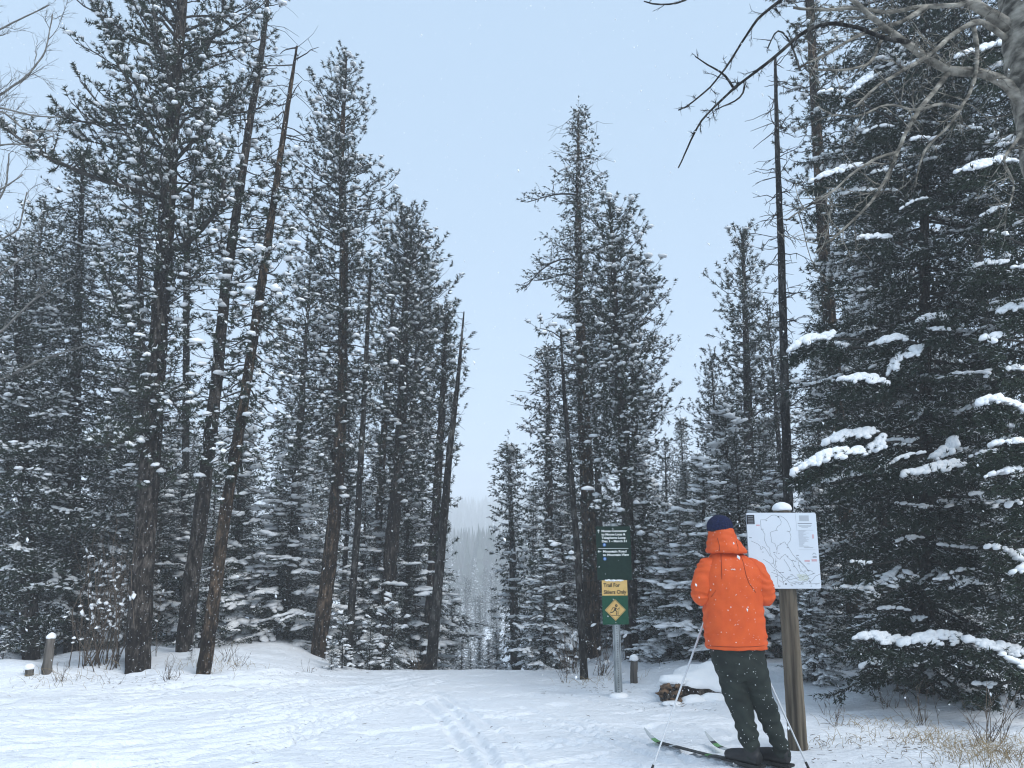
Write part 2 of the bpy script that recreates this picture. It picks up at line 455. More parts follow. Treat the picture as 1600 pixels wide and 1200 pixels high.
class Tree:
    def __init__(s, path, rad, bark, seed, sides=12):
        s.path = np.asarray(path, float); s.rad = np.asarray(rad, float); s.bark = bark
        s.r = np.random.default_rng(seed)
        s.wood = Geo(); s.leaf = Geo(); s.snow = Geo()
        V, F = trunk_geo(s.path, s.rad, sides, seed=seed); s.wood.add(V, F)
        s.z = s.path[:, 2]
    def tp(s, z):
        return np.array([np.interp(z, s.z, s.path[:, 0]), np.interp(z, s.z, s.path[:, 1]), z])
    def tr(s, z): return float(np.interp(z, s.z, s.rad))
    def stubs(s, z0, z1, n, L=(.1, .45), r0=.006, droop=.2):
        """bare dead twigs on the lower stem"""
        P = []; Rr = []
        for k in range(n):
            z = s.r.uniform(z0, z1); a = s.r.uniform(0, 2 * np.pi); l = s.r.uniform(*L)
            c = s.tp(z); d = np.array([math.cos(a), math.sin(a), s.r.uniform(-droop, .35)])
            t = np.linspace(0, 1, 5)[:, None]
            b = s.r.uniform(-.5, .3)
            p = c + d * l * t + np.array([0, 0, 1]) * b * l * t * t + s.r.standard_normal((5, 3)) * l * .035 * (t > 0)
            P.append(p); Rr.append(r0 * np.linspace(1, .35, 5) * s.r.uniform(.7, 1.3))
            if l > .25:
                for q in range(s.r.integers(1, 4)):
                    i = s.r.integers(1, 4); d2 = unit(d + s.r.standard_normal(3) * .8)
                    P.append(p[i] + d2 * l * .35 * t); Rr.append(r0 * .6 * np.linspace(1, .4, 5))
        V, F = tubes(P, Rr, 3); s.wood.add(V, F, 1)
    def spruce(s, z0, z1, rfun, nb, u=.13, protos=SPR, slope=(.35, -.35), tip=.35, lmax=.5, gap=.1, snow=.5, blob=.06, blobp=ICO1, dens=1.0, snow_line=1.0, wood_r=.012, wdt=1.0):
        r = s.r; UP = []; UD = []; US = []; BP = []; BD = []; BS = []; TP = []; TR = []
        for k in range(nb):
            f = ((k + r.random()) / nb) ** 1.15          # more of them low down
            z = z1 - f * (z1 - z0)
            rel = (z - z0) / (z1 - z0 + 1e-9)
            az = k * 2.39996 + r.uniform(-.5, .5)
            L = rfun(z, az) * r.choice([1, 1, .95, .85, .65, .45, 1.1, 1.22]) * r.uniform(.85, 1.08)
            if L < .05: continue
            sl = slope[1] + (slope[0] - slope[1]) * rel + r.uniform(-.12, .12)
            n = 7; t = np.linspace(0, 1, n)
            h = np.array([math.cos(az), math.sin(az), 0]); side = np.array([-h[1], h[0], 0])
            bend = r.uniform(-.15, .15)
            p = s.tp(z) + L * (t[:, None] * h + bend * (t ** 2)[:, None] * side) 
            p[:, 2] += L * (sl * t - .28 * t ** 2 + tip * t ** 3)
            TP.append(p); TR.append(np.linspace(1, .25, n) * min(wood_r, .3 * s.tr(z) + .003) * (.5 + .5 * min(1, L)))
            ns = max(2, int(L / gap * dens))
            sj = np.linspace(.10 if L < 1 else .2, 1.0, ns) + r.uniform(-.3, .3, ns) / ns
            sj = np.clip(sj, .05, 1)
            c = np.stack([np.interp(sj, t, p[:, q]) for q in range(3)], 1)
            ax = np.stack([np.interp(sj, t, np.gradient(p[:, q])) for q in range(3)], 1); ax /= np.linalg.norm(ax, axis=1, keepdims=True)
            UP.append(c); UD.append(ax + r.standard_normal(ax.shape) * .12); US.append(np.full(ns, u * 1.3))
            sn = r.random() < snow
            s0 = r.uniform(.15, .7); s1 = s0 + r.uniform(.2, .7)
            for sg in (-1, 1):
                l = np.minimum(lmax, .5 * L) * (1.02 - .75 * sj) * r.uniform(.6, 1.15, ns) * (.55 + .45 * np.sin(np.clip(sj * 2.2, 0, 1.57)))
                d = ax * .55 + side * sg * .85 + np.array([0, 0, -.10]) + r.standard_normal(ax.shape) * .14
                d /= np.linalg.norm(d, axis=1, keepdims=True)
                m = max(1, int(math.ceil(l.max() / u)))
                for q in range(m):
                    ok = l > q * u * .8
                    if not ok.any(): break
                    cc = c[ok] + d[ok] * (q * u) + np.array([0, 0, -.09]) * (q * u) ** 2
                    UP.append(cc); UD.append(d[ok] + r.standard_normal((ok.sum(), 3)) * .22 + np.array([0, 0, -.08])); US.append(np.full(ok.sum(), u * 1.25))
                    hang = ok.sum() // 3
                    if hang:
                        UP.append(cc[:hang] + r.standard_normal((hang, 3)) * .02); UD.append(r.standard_normal((hang, 3)) * .5 + np.array([h[0] * .4, h[1] * .4, -1])); US.append(np.full(hang, u))
                    if sn:
                        on = (sj[ok] > s0) & (sj[ok] < s1) & (r.random(ok.sum()) < snow_line)
                        if on.any():
                            BP.append(cc[on] + d[ok][on] * u * .4 + np.array([0, 0, u * .12])); BD.append(d[ok][on])
                            sz = blob * r.uniform(.5, 1.25, on.sum())
                            BS.append(np.stack([sz * 1.5, sz, sz * r.uniform(.45, .75, on.sum())], 1))
            if sn:
                on = (sj > s0) & (sj < s1)
                if on.any():
                    BP.append(c[on] + np.array([0, 0, u * .15])); BD.append(ax[on]); sz = blob * r.uniform(.8, 1.3, on.sum())
                    BS.append(np.stack([sz * 1.5, sz, sz * .7], 1))
            else:
                # a few loose dabs
                kk = r.integers(0, 3)
                if kk and ns > 3:
                    i = r.integers(0, ns, kk); BP.append(c[i] + np.array([0, 0, u * .12])); BD.append(ax[i]); sz = blob * r.uniform(.3, .7, kk); BS.append(np.stack([sz * 1.4, sz, sz * .6], 1))
        # leader
        t = np.linspace(0, 1, 6); top = s.tp(z1)
        UP.append(top + np.array([0, 0, 1]) * (t[:, None] - .6) * u * 4); UD.append(np.tile([0, 0, 1.], (6, 1)) + r.standard_normal((6, 3)) * .3); US.append(np.full(6, u))
        V, F = tubes(TP, TR, 4); s.wood.add(V, F, 1)
        S = np.concatenate(US); bake(s.leaf, protos, np.concatenate(UP), np.concatenate(UD), np.stack([S, S * wdt, S * wdt], 1))
        if BP: bake(s.snow, blobp, np.concatenate(BP), np.concatenate(BD), np.concatenate(BS), 0)
    def limb_tufts(s, p, r0, u, shoot, gap, tuftp, snow, blob, blobp, start=.25, dens=1.0, outUP=None):
        """shoots with needle tufts along one limb path p (n,3)"""
        r = s.r; n = len(p); t = np.linspace(0, 1, n)
        L = np.linalg.norm(np.diff(p, axis=0), axis=1).sum()
        UP, UD, US, BP, BD, BS, TP, TR = outUP
        ns = max(2, int(L / gap * dens))
        sj = np.clip(np.linspace(start, 1, ns) + r.uniform(-.4, .4, ns) / ns, .05, 1)
        for i, sv in enumerate(sj):
            c = np.array([np.interp(sv, t, p[:, q]) for q in range(3)])
            ax = unit(np.array([np.interp(sv, t, np.gradient(p[:, q])) for q in range(3)]))
            d = unit(ax * .6 + r.standard_normal(3) * .62 + np.array([0, 0, .16]))
            l = shoot * r.uniform(.35, 1.15) * (1.1 - .55 * sv)
            if sv > .93: d = unit(ax + np.array([0, 0, .25])); l = u * .6
            tt = np.linspace(0, 1, 3)[:, None]
            q = c + d * l * tt + np.array([0, 0, .25]) * l * tt ** 2 + r.standard_normal((3, 3)) * .006
            TP.append(np.vstack([q])); TR.append(np.linspace(1, .6, 3) * max(.0035, r0 * .3))
            m = 1 + int(l / (u * 1.15))
            for k in range(m):
                f = 1 - k * u * .85 / max(l, 1e-3)
                if f < .1 and k: break
                pos = c + d * l * max(f, 0) + np.array([0, 0, .25]) * l * max(f, 0) ** 2
                dd = unit(d + np.array([0, 0, .45]) + r.standard_normal(3) * .22)
                UP.append(pos); UD.append(dd); US.append(u * r.uniform(.7, 1.2))
                if r.random() < snow:
                    sz = blob * (.35 + .95 * r.random() ** 2.2)
                    BP.append(pos + dd * u * .45 + np.array([0, 0, u * .13])); BD.append(unit(np.array([dd[0] + .01, dd[1], 0.0]))); BS.append([sz * r.uniform(1, 1.7), sz, sz * r.uniform(.6, .9)])
    def pine(s, z0, z1, rfun, nb, u=.16, shoot=.32, gap=.11, tuftp=TUFT, slope=(.8, -.15), snow=.3, blob=.055, blobp=ICO1, dens=1.0, limbs=(), start=.14, wood_r=.016, lowpow=1.0, wdt=1.0):
        r = s.r; out = ([], [], [], [], [], [], [], [])
        LP = []; LR = []
        nb = int(nb * 1.35)
        for k in range(nb):
            f = ((k + r.random()) / nb) ** lowpow
            z = z1 - f * (z1 - z0); rel = (z - z0) / (z1 - z0 + 1e-9)
            az = k * 2.39996 + r.uniform(-.6, .6)
            L = rfun(z, az) * r.choice([1, 1, .95, .75, .5, .35, 1.12, 1.2]) * r.uniform(.85, 1.08)
            if L < .06: continue
            sl = slope[1] + (slope[0] - slope[1]) * rel ** 1.3 + r.uniform(-.2, .2)
            n = 7; t = np.linspace(0, 1, n)
            h = np.array([math.cos(az), math.sin(az), 0]); side = np.array([-h[1], h[0], 0])
            p = s.tp(z) + L * (t[:, None] * h + r.uniform(-.25, .25) * (t ** 2)[:, None] * side)
            p[:, 2] += L * (sl * t - .30 * t ** 2 + .38 * t ** 3)
            p[1:] += r.standard_normal((n - 1, 3)) * L * .02
            r0 = min(wood_r * (.5 + .5 * L), .45 * s.tr(z) + .003)
            LP.append(p); LR.append(np.linspace(1, .3, n) * r0)
            s.limb_tufts(p, r0, u, min(shoot, L * .5), gap, tuftp, snow, blob, blobp, start, dens, out)
        for (pts, r0) in limbs:
            p = smooth_path(pts, 7)
            LP.append(p); LR.append(np.linspace(1, .35, 7) * r0)
            s.limb_tufts(p, r0, u, shoot * 1.2, gap * .36, tuftp, snow, blob, blobp, .12, dens, out)
        UP, UD, US, BP, BD, BS, TP, TR = out
        if LP:
            V, F = tubes(LP, LR, 5); s.wood.add(V, F, 1)
        if TP:
            V, F = tubes(TP, TR, 3); s.wood.add(V, F, 1)
        for k in range(5):
            UP.append(s.tp(z1 - k * u * .6)); UD.append(np.array([r.uniform(-.4, .4), r.uniform(-.4, .4), 1])); US.append(u)
        S = np.array(US)
        bake(s.leaf, tuftp, np.array(UP), np.array(UD), np.stack([S, S * wdt, S * wdt], 1))
        if BP: bake(s.snow, blobp, np.array(BP), np.array(BD), np.array(BS), 0)
    def meshes(s, origin):
        a = s.wood.mesh('trunk', [s.bark, M_TWIG if s.bark is not M_POPLAR else M_POPLAR], origin=origin)
        b = s.leaf.mesh('crown', TREE_MATS, smooth=False, origin=origin) if s.leaf.n else None
        c = s.snow.mesh('snow', [M_SNOW], origin=origin) if s.snow.n else None
        return a, b, c
    def build(s, name, label, cat='tree', group=None, origin=None):
        o = s.path[0] if origin is None else origin
        e = empty(name, o, label, cat, group)
        a, b, c = s.meshes(o)
        link('trunk', a, e)
        if b: link('crown', b, e)
        if c: tag(link('snow', c, e), None, kind='stuff')
        return e

def px_tree(pts, wid, Y=None, bark=None, seed=0, sides=12, below=.25):
    """a stem through photograph points at distance Y (found from where its foot meets the ground when Y is None)"""
    b = hit(*pts[0])
    if Y is None: Y = b[1]
    P = [at(px, py, Y) for px, py in pts]
    gz = float(H(P[0][0], Y))
    dzz = P[0][2] - gz
    if dzz > .02 or True:                      # carry the foot down to the ground
        k = (P[1] - P[0]); k = k / (abs(k[2]) + 1e-6)
        foot = P[0] - k * (dzz + below) if dzz + below > 0 else P[0]
        foot[2] = gz - below
        if dzz + below > .05: P = [foot] + P; wid = [wid[0]] + list(wid)
    rad = [w * .5 * mpp(py, Y) for w, (px, py) in zip(wid, ([pts[0]] + pts) if len(P) > len(pts) else pts)]
    P = np.array(P); o = np.argsort(P[:, 2]); 
    t = Tree(P, np.array(rad), bark or M_BARK, seed, sides); t.Y = Y; t.base = np.array([P[0][0], Y, gz])
    return t
def prof(t, lst):
    """crown outline in photograph pixels -> radius by height and direction"""
    zs = np.array([at(800, py, t.Y)[2] for py, l, r in lst])[::-1]
    ls = np.array([l * mpp(py, t.Y) for py, l, r in lst])[::-1]
    rs = np.array([r * mpp(py, t.Y) for py, l, r in lst])[::-1]
    def f(z, az):
        c = math.cos(az); L = np.interp(z, zs, ls); Rr = np.interp(z, zs, rs)
        return float(L * (1 - c) / 2 + Rr * (1 + c) / 2)
    return f, zs[0], zs[-1]
# ------------------------------------------------------------------ the trees one can tell apart
def P3(l, Y): return [at(a, b, Y + (c[0] if c else 0)) for a, b, *c in l]

# tall pine at the left with wide limbs
t = px_tree([(215, 1045), (222, 900), (236, 700), (245, 560), (258, 380), (272, 150), (285, 0), (292, -170)], [38, 33, 30, 27, 24, 19, 15, 5], None, M_BARK, 1, 16)
f, z0, z1 = prof(t, [(-180, 25, 25), (-80, 110, 90), (0, 140, 115), (100, 150, 130), (200, 140, 120), (300, 120, 115), (400, 105, 100), (470, 90, 60), (520, 90, 48), (600, 75, 50), (640, 65, 75), (720, 50, 60), (760, 30, 40)])
Y = t.Y
LB = [(P3([(265, 312), (215, 300, -.4), (160, 285, -.7), (110, 262, -.9), (50, 240, -1), (8, 200, -1)], Y), .045),
      (P3([(267, 200), (220, 192, .2), (170, 200, .3), (125, 190, .3), (88, 182, .3)], Y), .035),
      (P3([(255, 400), (295, 380, -.3), (325, 350, -.5), (350, 322, -.6), (352, 280, -.6)], Y), .055),
      (P3([(350, 322, -.6), (335, 270, -.6), (315, 225, -.6), (330, 190, -.5)], Y), .035),
      (P3([(270, 190), (300, 120, .3), (335, 60, .4), (360, -20, .4)], Y), .035),
      (P3([(268, 215), (225, 150, -.3), (180, 80, -.4), (150, 5, -.4)], Y), .035),
      (P3([(272, 160), (245, 90, .2), (240, 20, .3), (232, -40, .3)], Y), .03),
      (P3([(262, 300), (225, 250, .4), (170, 225, .6), (120, 215, .7)], Y), .03),
      (P3([(275, 250), (320, 200, .2), (365, 160, .3), (400, 120, .3)], Y), .03),
      (P3([(250, 420), (290, 440, -.3), (315, 430, -.4)], Y), .03),
      (P3([(240, 560), (200, 520, -.3), (150, 395, -.2)], Y), .02),
      (P3([(235, 690), (195, 690, -.6), (150, 700, -1.0)], Y), .025),
      (P3([(240, 610), (265, 620, -.3), (285, 650, -.4)], Y), .022)]
t.pine(z0, z1, f, 125, u=.145, shoot=.32, gap=.10, limbs=LB, snow=.5, blob=.05, blobp=ICO1, slope=(.9, .05), dens=1.0, wood_r=.02)
t.stubs(t.base[2] + 1.5, z0 + 1.5, 90, (.15, .9))
t.build('pine_tree', 'tallest left-hand pine, snow-dusted with long crooked limbs, its top out of the picture', group='pines beside the ski trail')

# second tall stem, dark, thin crown with snow lumps
t = px_tree([(288, 1008), (300, 900), (315, 800), (338, 600), (352, 450), (370, 330), (392, 180), (408, 90), (416, 20), (422, -40)], [26, 24, 22, 18, 16, 13, 11, 9, 7, 4], 11.6, M_BARK, 2, 12)
f, z0, z1 = prof(t, [(-40, 15, 20), (60, 35, 22), (150, 55, 35), (260, 75, 60), (360, 85, 75), (440, 50, 70), (560, 38, 65), (620, 55, 70), (700, 40, 50)])
t.pine(z0, z1, f, 84, u=.14, shoot=.25, gap=.13, snow=.5, blob=.055, slope=(.5, -.3), dens=.95)
t.stubs(t.base[2] + 1, z1, 90, (.1, .7))
t.build('pine_tree', 'dark pine leaning slightly right behind the tallest left pine, snow lumps on its thin crown', group='pines beside the ski trail')

# leaning pine with bare top
t = px_tree([(318, 1052), (335, 930), (352, 800), (378, 650), (400, 500), (420, 370), (440, 230), (455, 130), (464, 72)], [22, 20, 18, 16, 14, 12, 9, 6, 3], None, M_BARKO, 3, 14)
f, z0, z1 = prof(t, [(250, 15, 15), (300, 45, 35), (380, 70, 50), (450, 75, 65), (540, 70, 75), (620, 75, 65), (700, 60, 75), (760, 40, 40)])
t.pine(z0, z1, f, 78, u=.15, shoot=.24, gap=.115, snow=.55, blob=.066, slope=(.1, -.6), dens=.85)
t.stubs(t.base[2] + 1, t.z[-1], 60, (.1, .5)); t.stubs(t.z[-1] - 2.4, t.z[-1] - .05, 22, (.25, .8), .011)
tr_ = P3([(464, 74), (455, 76), (441, 78), (438, 84)], t.Y)
V, F = tubes([smooth_path(tr_, 6)], [np.linspace(.014, .006, 6)], 4); t.wood.add(V, F, 1)
t.build('pine_tree', 'slanting orange-barked pine with a broken bare top and snow-laden middle branches', group='pines beside the ski trail')

# thin broken stem between the first two
t = px_tree([(284, 1000), (290, 700), (292, 380), (307, 250)], [12, 11, 10, 5], 14.5, M_BARKG, 4, 8)
t.stubs(t.base[2] + 3, t.z[-1], 70, (.15, .5))
t.build('dead_tree', 'slender dead grey stem seen against the sky between the two leftmost tall pines', group='dead stems in the forest')

# fourth pine: dense, sharp top
t = px_tree([(497, 1025), (515, 880), (528, 750), (535, 600), (538, 400), (533, 250), (541, 88)], [24, 22, 20, 16, 13, 9, 3], None, M_BARKO, 5, 14)
f, z0, z1 = prof(t, [(85, 4, 5), (130, 22, 20), (200, 56, 36), (230, 52, 30), (300, 75, 50), (318, 78, 84), (350, 78, 60), (420, 98, 66), (500, 98, 64), (600, 92, 70), (690, 80, 55), (760, 45, 30), (790, 20, 20)])
t.pine(z0, z1, f, 160, u=.15, shoot=.30, gap=.10, snow=.5, blob=.055, slope=(.9, -.25), dens=1.05)
t.stubs(t.base[2] + .8, z0 + .8, 60, (.15, .7))
t.build('pine_tree', 'dense dark pine with a pointed top, fourth tall stem from the left edge', group='pines beside the ski trail')

t = px_tree([(546, 1000), (558, 830), (568, 640), (575, 500), (580, 405)], [12, 10, 8, 6, 3], 13.4, M_BARKG, 6, 10)
f, z0, z1 = prof(t, [(420, 5, 5), (470, 25, 40), (560, 30, 45), (620, 15, 20)])
t.pine(z0, z1, f, 14, u=.15, shoot=.2, gap=.14, snow=.8, blob=.06, slope=(.2, -.4))
t.stubs(t.base[2] + 1, t.z[-1], 70, (.1, .5))
t.build('dead_tree', 'slim dark half-dead stem with snow lumps just right of the dense pointed pine', group='dead stems in the forest')

t = px_tree([(603, 990), (612, 850), (625, 700), (632, 550), (636, 333)], [24, 22, 18, 13, 3], 15.2, M_BARK, 7, 12)
f, z0, z1 = prof(t, [(333, 5, 5), (370, 32, 30), (415, 46, 52), (480, 52, 52), (530, 50, 62), (600, 56, 58), (680, 50, 45), (760, 40, 40), (800, 20, 20)])
t.pine(z0, z1, f, 165, u=.17, shoot=.34, gap=.125, snow=.4, blob=.06, slope=(1.0, -.05), dens=1.1, tuftp=TUFT)
t.stubs(t.base[2] + 1, z0 + 1, 50, (.15, .6))
t.build('pine_tree', 'thick-stemmed pine with a rounded full top left of the trail gap', group='pines beside the ski trail')

t = px_tree([(583, 992), (592, 800), (608, 560), (614, 470)], [15, 12, 9, 3], 16.5, M_BARKO, 8, 8)
t.stubs(t.base[2] + 1, t.z[-1], 60, (.15, .5))
t.build('dead_tree', 'brown branchless stem standing close beside the thick round-topped pine', group='dead stems in the forest')

t = px_tree([(668, 1012), (678, 850), (690, 650), (698, 490)], [17, 15, 11, 4], 15.5, M_BARK, 9, 10)
f, z0, z1 = prof(t, [(488, 4, 4), (520, 22, 20), (560, 34, 26), (640, 42, 30), (720, 42, 24), (800, 36, 26), (880, 30, 20)])
t.pine(z0, z1, f, 110, u=.18, shoot=.32, gap=.135, snow=.4, blob=.06, slope=(.9, -.1))
t.build('pine_tree', 'smaller pine directly behind the slanting bare pole at the trail gap', group='pines beside the ski trail')

t = px_tree([(675, 1024), (690, 850), (703, 700), (715, 600), (725, 487)], [18, 14, 10, 7, 2], 12.6, M_BARKG, 10, 10)
t.stubs(t.base[2] + .8, t.z[-1], 80, (.06, .32), .005)
t.stubs(t.z[-1] - 1.6, t.z[-1], 14, (.1, .35), .006)
t.build('dead_tree', 'slanting bare dead pole leaning into the sky gap left of the trail', group='dead stems in the forest')

# centre right group
t = px_tree([(927, 1048), (922, 850), (912, 650), (905, 450), (903, 300), (904, 172)], [27, 24, 19, 13, 8, 2], 14.2, M_BARKO, 11, 14)
f, z0, z1 = prof(t, [(172, 4, 4), (200, 12, 14), (250, 26, 28), (300, 34, 42), (345, 36, 36), (400, 44, 40), (435, 66, 45), (480, 45, 50), (560, 58, 45), (640, 50, 40), (700, 55, 40), (760, 40, 30), (900, 30, 40)])
t.spruce(z0, z1, f, 190, u=.12, protos=SPR_LO, slope=(.25, -.35), tip=.45, lmax=.36, gap=.10, snow=.16, blob=.045, dens=.95, wood_r=.016, wdt=1.0)
for l in ([(903, 305), (880, 300), (850, 308), (824, 316)], [(906, 405), (870, 402), (840, 425), (822, 448)], [(906, 440), (880, 420), (860, 440), (835, 438)]):
    p = smooth_path(P3([(a, b) for a, b in l], t.Y), 7)
    out = ([], [], [], [], [], [], [], [])
    t.limb_tufts(p, .02, .15, .30, .04, SPR_LO, .05, .04, ICO1, .3, 1, out)
    V, F = tubes([p], [np.linspace(.022, .008, 7)], 5); t.wood.add(V, F, 1); V, F = tubes(out[6], out[7], 3); t.wood.add(V, F, 1)
    S = np.array(out[2]); bake(t.leaf, SPR_LO, np.array(out[0]), np.array(out[1]), np.stack([S, S * 1.1, S * 1.1], 1))
t.stubs(t.base[2] + 2, t.z[-1], 160, (.2, .8), .007)
t.build('spruce_tree', 'tallest ragged half-bare spruce behind the green trail sign, limbs drooping on its left side', group='spruces around the trail sign')

t = px_tree([(988, 1062), (985, 900), (975, 700), (962, 500), (953, 316)], [22, 20, 17, 11, 3], 12.8, M_BARK, 12, 14)
f, z0, z1 = prof(t, [(316, 4, 4), (350, 24, 28), (385, 34, 48), (405, 36, 36), (440, 42, 62), (480, 44, 56), (520, 50, 74), (600, 54, 70), (680, 46, 62), (740, 48, 50), (830, 36, 38), (900, 20, 20)])
t.pine(z0, z1, f, 185, u=.15, shoot=.30, gap=.105, snow=.5, blob=.055, slope=(.8, -.2), dens=1.1)
t.stubs(t.base[2] + 1, z0 + 1, 50, (.15, .6))
t.build('pine_tree', 'dense full-crowned pine right behind the green trail sign, sharp top against the sky', group='pines beside the ski trail')

t = px_tree([(913, 1062), (905, 900), (893, 750), (882, 620), (876, 520)], [13, 11, 9, 6, 3], None, M_BARKG, 13, 10)
t.stubs(t.base[2] + 1.0, t.z[-1], 80, (.2, .9), .007)
LB = [(P3([(878, 530), (865, 518), (850, 514), (838, 512)], t.Y), .012),
      (P3([(890, 720), (870, 715), (852, 690)], t.Y), .012), (P3([(897, 800), (930, 795), (948, 800)], t.Y), .012), (P3([(902, 870), (870, 865), (850, 880)], t.Y), .012)]
t.pine(t.z[-1] - .3, t.z[-1], lambda z, a: .15, 3, u=.13, shoot=.16, gap=.13, limbs=LB, snow=.9, blob=.06)
t.build('dead_tree', 'thin dark stem with one tufted top twig, just left of the green trail sign', group='dead stems in the forest')

t = px_tree([(862, 1045), (858, 800), (855, 550)], [20, 14, 3], 18.5, M_BARK, 14, 8)
f, z0, z1 = prof(t, [(548, 3, 3), (600, 26, 26), (680, 38, 35), (780, 40, 40), (900, 46, 45), (1000, 50, 45), (1045, 40, 40)])
t.spruce(z0, z1, f, 150, u=.19, protos=SPR_LO, slope=(.6, -.3), snow=.5, blob=.06, gap=.17)
t.build('spruce_tree', 'frosted spruce with a full crown left of the ragged tallest one, reaching halfway up', group='spruces around the trail sign')

t = px_tree([(806, 1046), (800, 850), (795, 698)], [16, 10, 3], 21, M_BARK, 15, 8)
f, z0, z1 = prof(t, [(697, 3, 3), (740, 20, 20), (800, 22, 28), (880, 27, 32), (960, 28, 40), (1040, 30, 40)])
t.spruce(z0, z1, f, 140, u=.2, protos=SPR_LO, slope=(.5, -.3), snow=.6, blob=.07, gap=.18)
t.build('spruce_tree', 'narrow frosted spruce standing at the right edge of the trail gap', group='spruces around the trail sign')

# right of the skier
t = px_tree([(1172, 1040), (1172, 800), (1168, 600), (1160, 368)], [20, 17, 12, 4], 17, M_BARK, 16, 10)
f, z0, z1 = prof(t, [(366, 4, 4), (392, 20, 20), (430, 24, 28), (470, 38, 30), (540, 48, 50), (620, 55, 55), (700, 62, 60), (780, 60, 50), (850, 40, 40)])
t.pine(z0, z1, f, 140, u=.19, shoot=.36, gap=.14, snow=.35, blob=.07, slope=(.9, -.1))
t.build('pine_tree', 'pine with an open tufted top standing alone against the sky behind the skier', group='pines beside the ski trail')

t = px_tree([(1240, 1060), (1232, 800), (1226, 600), (1221, 400), (1215, 250), (1211, 88)], [16, 15, 13, 11, 8, 4], 10.6, M_BARKG, 17, 12)
t.stubs(t.base[2] + 2.5, t.z[-1], 190, (.08, .5), .009, .5)
t.build('dead_tree', 'tall bare dead pole rising behind the trail map board', group='dead stems in the forest')

t = px_tree([(1345, 1050), (1325, 850), (1310, 650), (1295, 480), (1285, 350), (1275, 180), (1265, 0), (1258, -160)], [24, 23, 21, 19, 17, 15, 12, 5], 12.4, M_BARKO, 18, 14)
f, z0, z1 = prof(t, [(-160, 10, 10), (-80, 35, 40), (0, 45, 60), (100, 30, 50), (130, 44, 50), (220, 42, 50), (300, 44, 40), (360, 45, 40), (400, 22, 30), (450, 30, 30), (520, 50, 40), (600, 35, 40), (680, 25, 30)])
t.pine(z0, z1, f, 120, u=.16, shoot=.28, gap=.11, snow=.4, blob=.055, slope=(.7, -.1))
t.stubs(t.base[2] + 1.5, z0 + 1, 60, (.15, .7))
t.build('pine_tree', 'orange-barked tall pine right of the bare pole, partly hidden by dark spruce boughs', group='pines beside the ski trail')

# the big near spruces at the right edge
def big_spruce(pts, wid, Y, pr, nb, seed, label, slabs, snow=.34, u=.11, tip=.30, slope=(.1, -.42), frost=None):
    t = px_tree(pts, wid, Y, M_BARK, seed, 14)
    f, z0, z1 = prof(t, pr)
    t.spruce(z0, z1, f, nb, u=u, protos=SPR_NEAR, slope=slope, tip=tip, lmax=.42, gap=.088, snow=snow, blob=.042, blobp=ICO1, dens=1.0, snow_line=.7, wood_r=.018)
    # long boughs carrying slabs of snow, seen one by one in the photograph
    UP = []; UD = []; BP = []; BD = []; BS = []
    for (l, dy, *ws) in slabs:
        ws = ws[0] if ws else 1.0
        q = P3([(a, b) for a, b in l], Y + dy); p = smooth_path(q, 9)
        inn = t.tp(p[0][2] + .1); full = smooth_path(np.vstack([inn, p]), 9)
        V, F = tubes([full], [np.linspace(.02, .006, 9)], 5); t.wood.add(V, F, 1)
        L = np.linalg.norm(np.diff(p, axis=0), axis=1).sum(); n = max(4, int(L / .032))
        pp = resample(p, n); ax = np.gradient(pp, axis=0); ax /= np.linalg.norm(ax, axis=1, keepdims=True)
        dn = unit(np.array([0, -.72, -.6]))            # the bough hangs forward and down from its rib
        ph = t.r.uniform(0, 6)
        for k in range(n):
            tt = k / (n - 1)
            W_ = .15 * (math.sin(math.pi * min(1, .18 + .9 * tt)) ** .6) * (.55 + .45 * abs(math.sin(tt * L * 14 + ph))) * t.r.uniform(.7, 1.15)
            W_ *= ws
            m = 1 + int(W_ / .035)
            for q in range(m):
                o_ = dn * (q * .035 - .02) + ax[k] * t.r.uniform(-.02, .02)
                s_ = .032 * t.r.uniform(.55, 1.35) * (1.1 - .35 * q / m) * (.55 + .45 * ws)
                BP.append(pp[k] + o_ + np.array([0, 0, .018])); BD.append(ax[k] + dn * t.r.uniform(0, 1.2)); BS.append([s_ * 1.35, s_ * 1.05, s_ * .85])
            for q in range(5):
                dd = unit(ax[k] * .5 + dn * t.r.uniform(.2, 1.3) + t.r.standard_normal(3) * .35)
                UP.append(pp[k] + dn * t.r.uniform(0, W_) + np.array([0, .03, -.035])); UD.append(dd)
            for q in range(5):
                UP.append(pp[k] + dn * t.r.uniform(.4, 1.25) * W_ + np.array([0, .03, -.05])); UD.append(unit(t.r.standard_normal(3) * .45 + ax[k] * .5 + dn + np.array([0, 0, -.5])))
    if UP:
        S = np.full(len(UP), u * 1.15)
        bake(t.leaf, SPR_NEAR, np.array(UP), np.array(UD), np.stack([S, S, S], 1))
        bake(t.snow, ICO2, np.array(BP), np.array(BD), np.array(BS), 0)
    return t.build('spruce_tree', label, group='dark spruces crowding the right side')
SPR_NEAR = [brush(100 + k, 11, .36, .11, .85, .13) for k in range(5)]
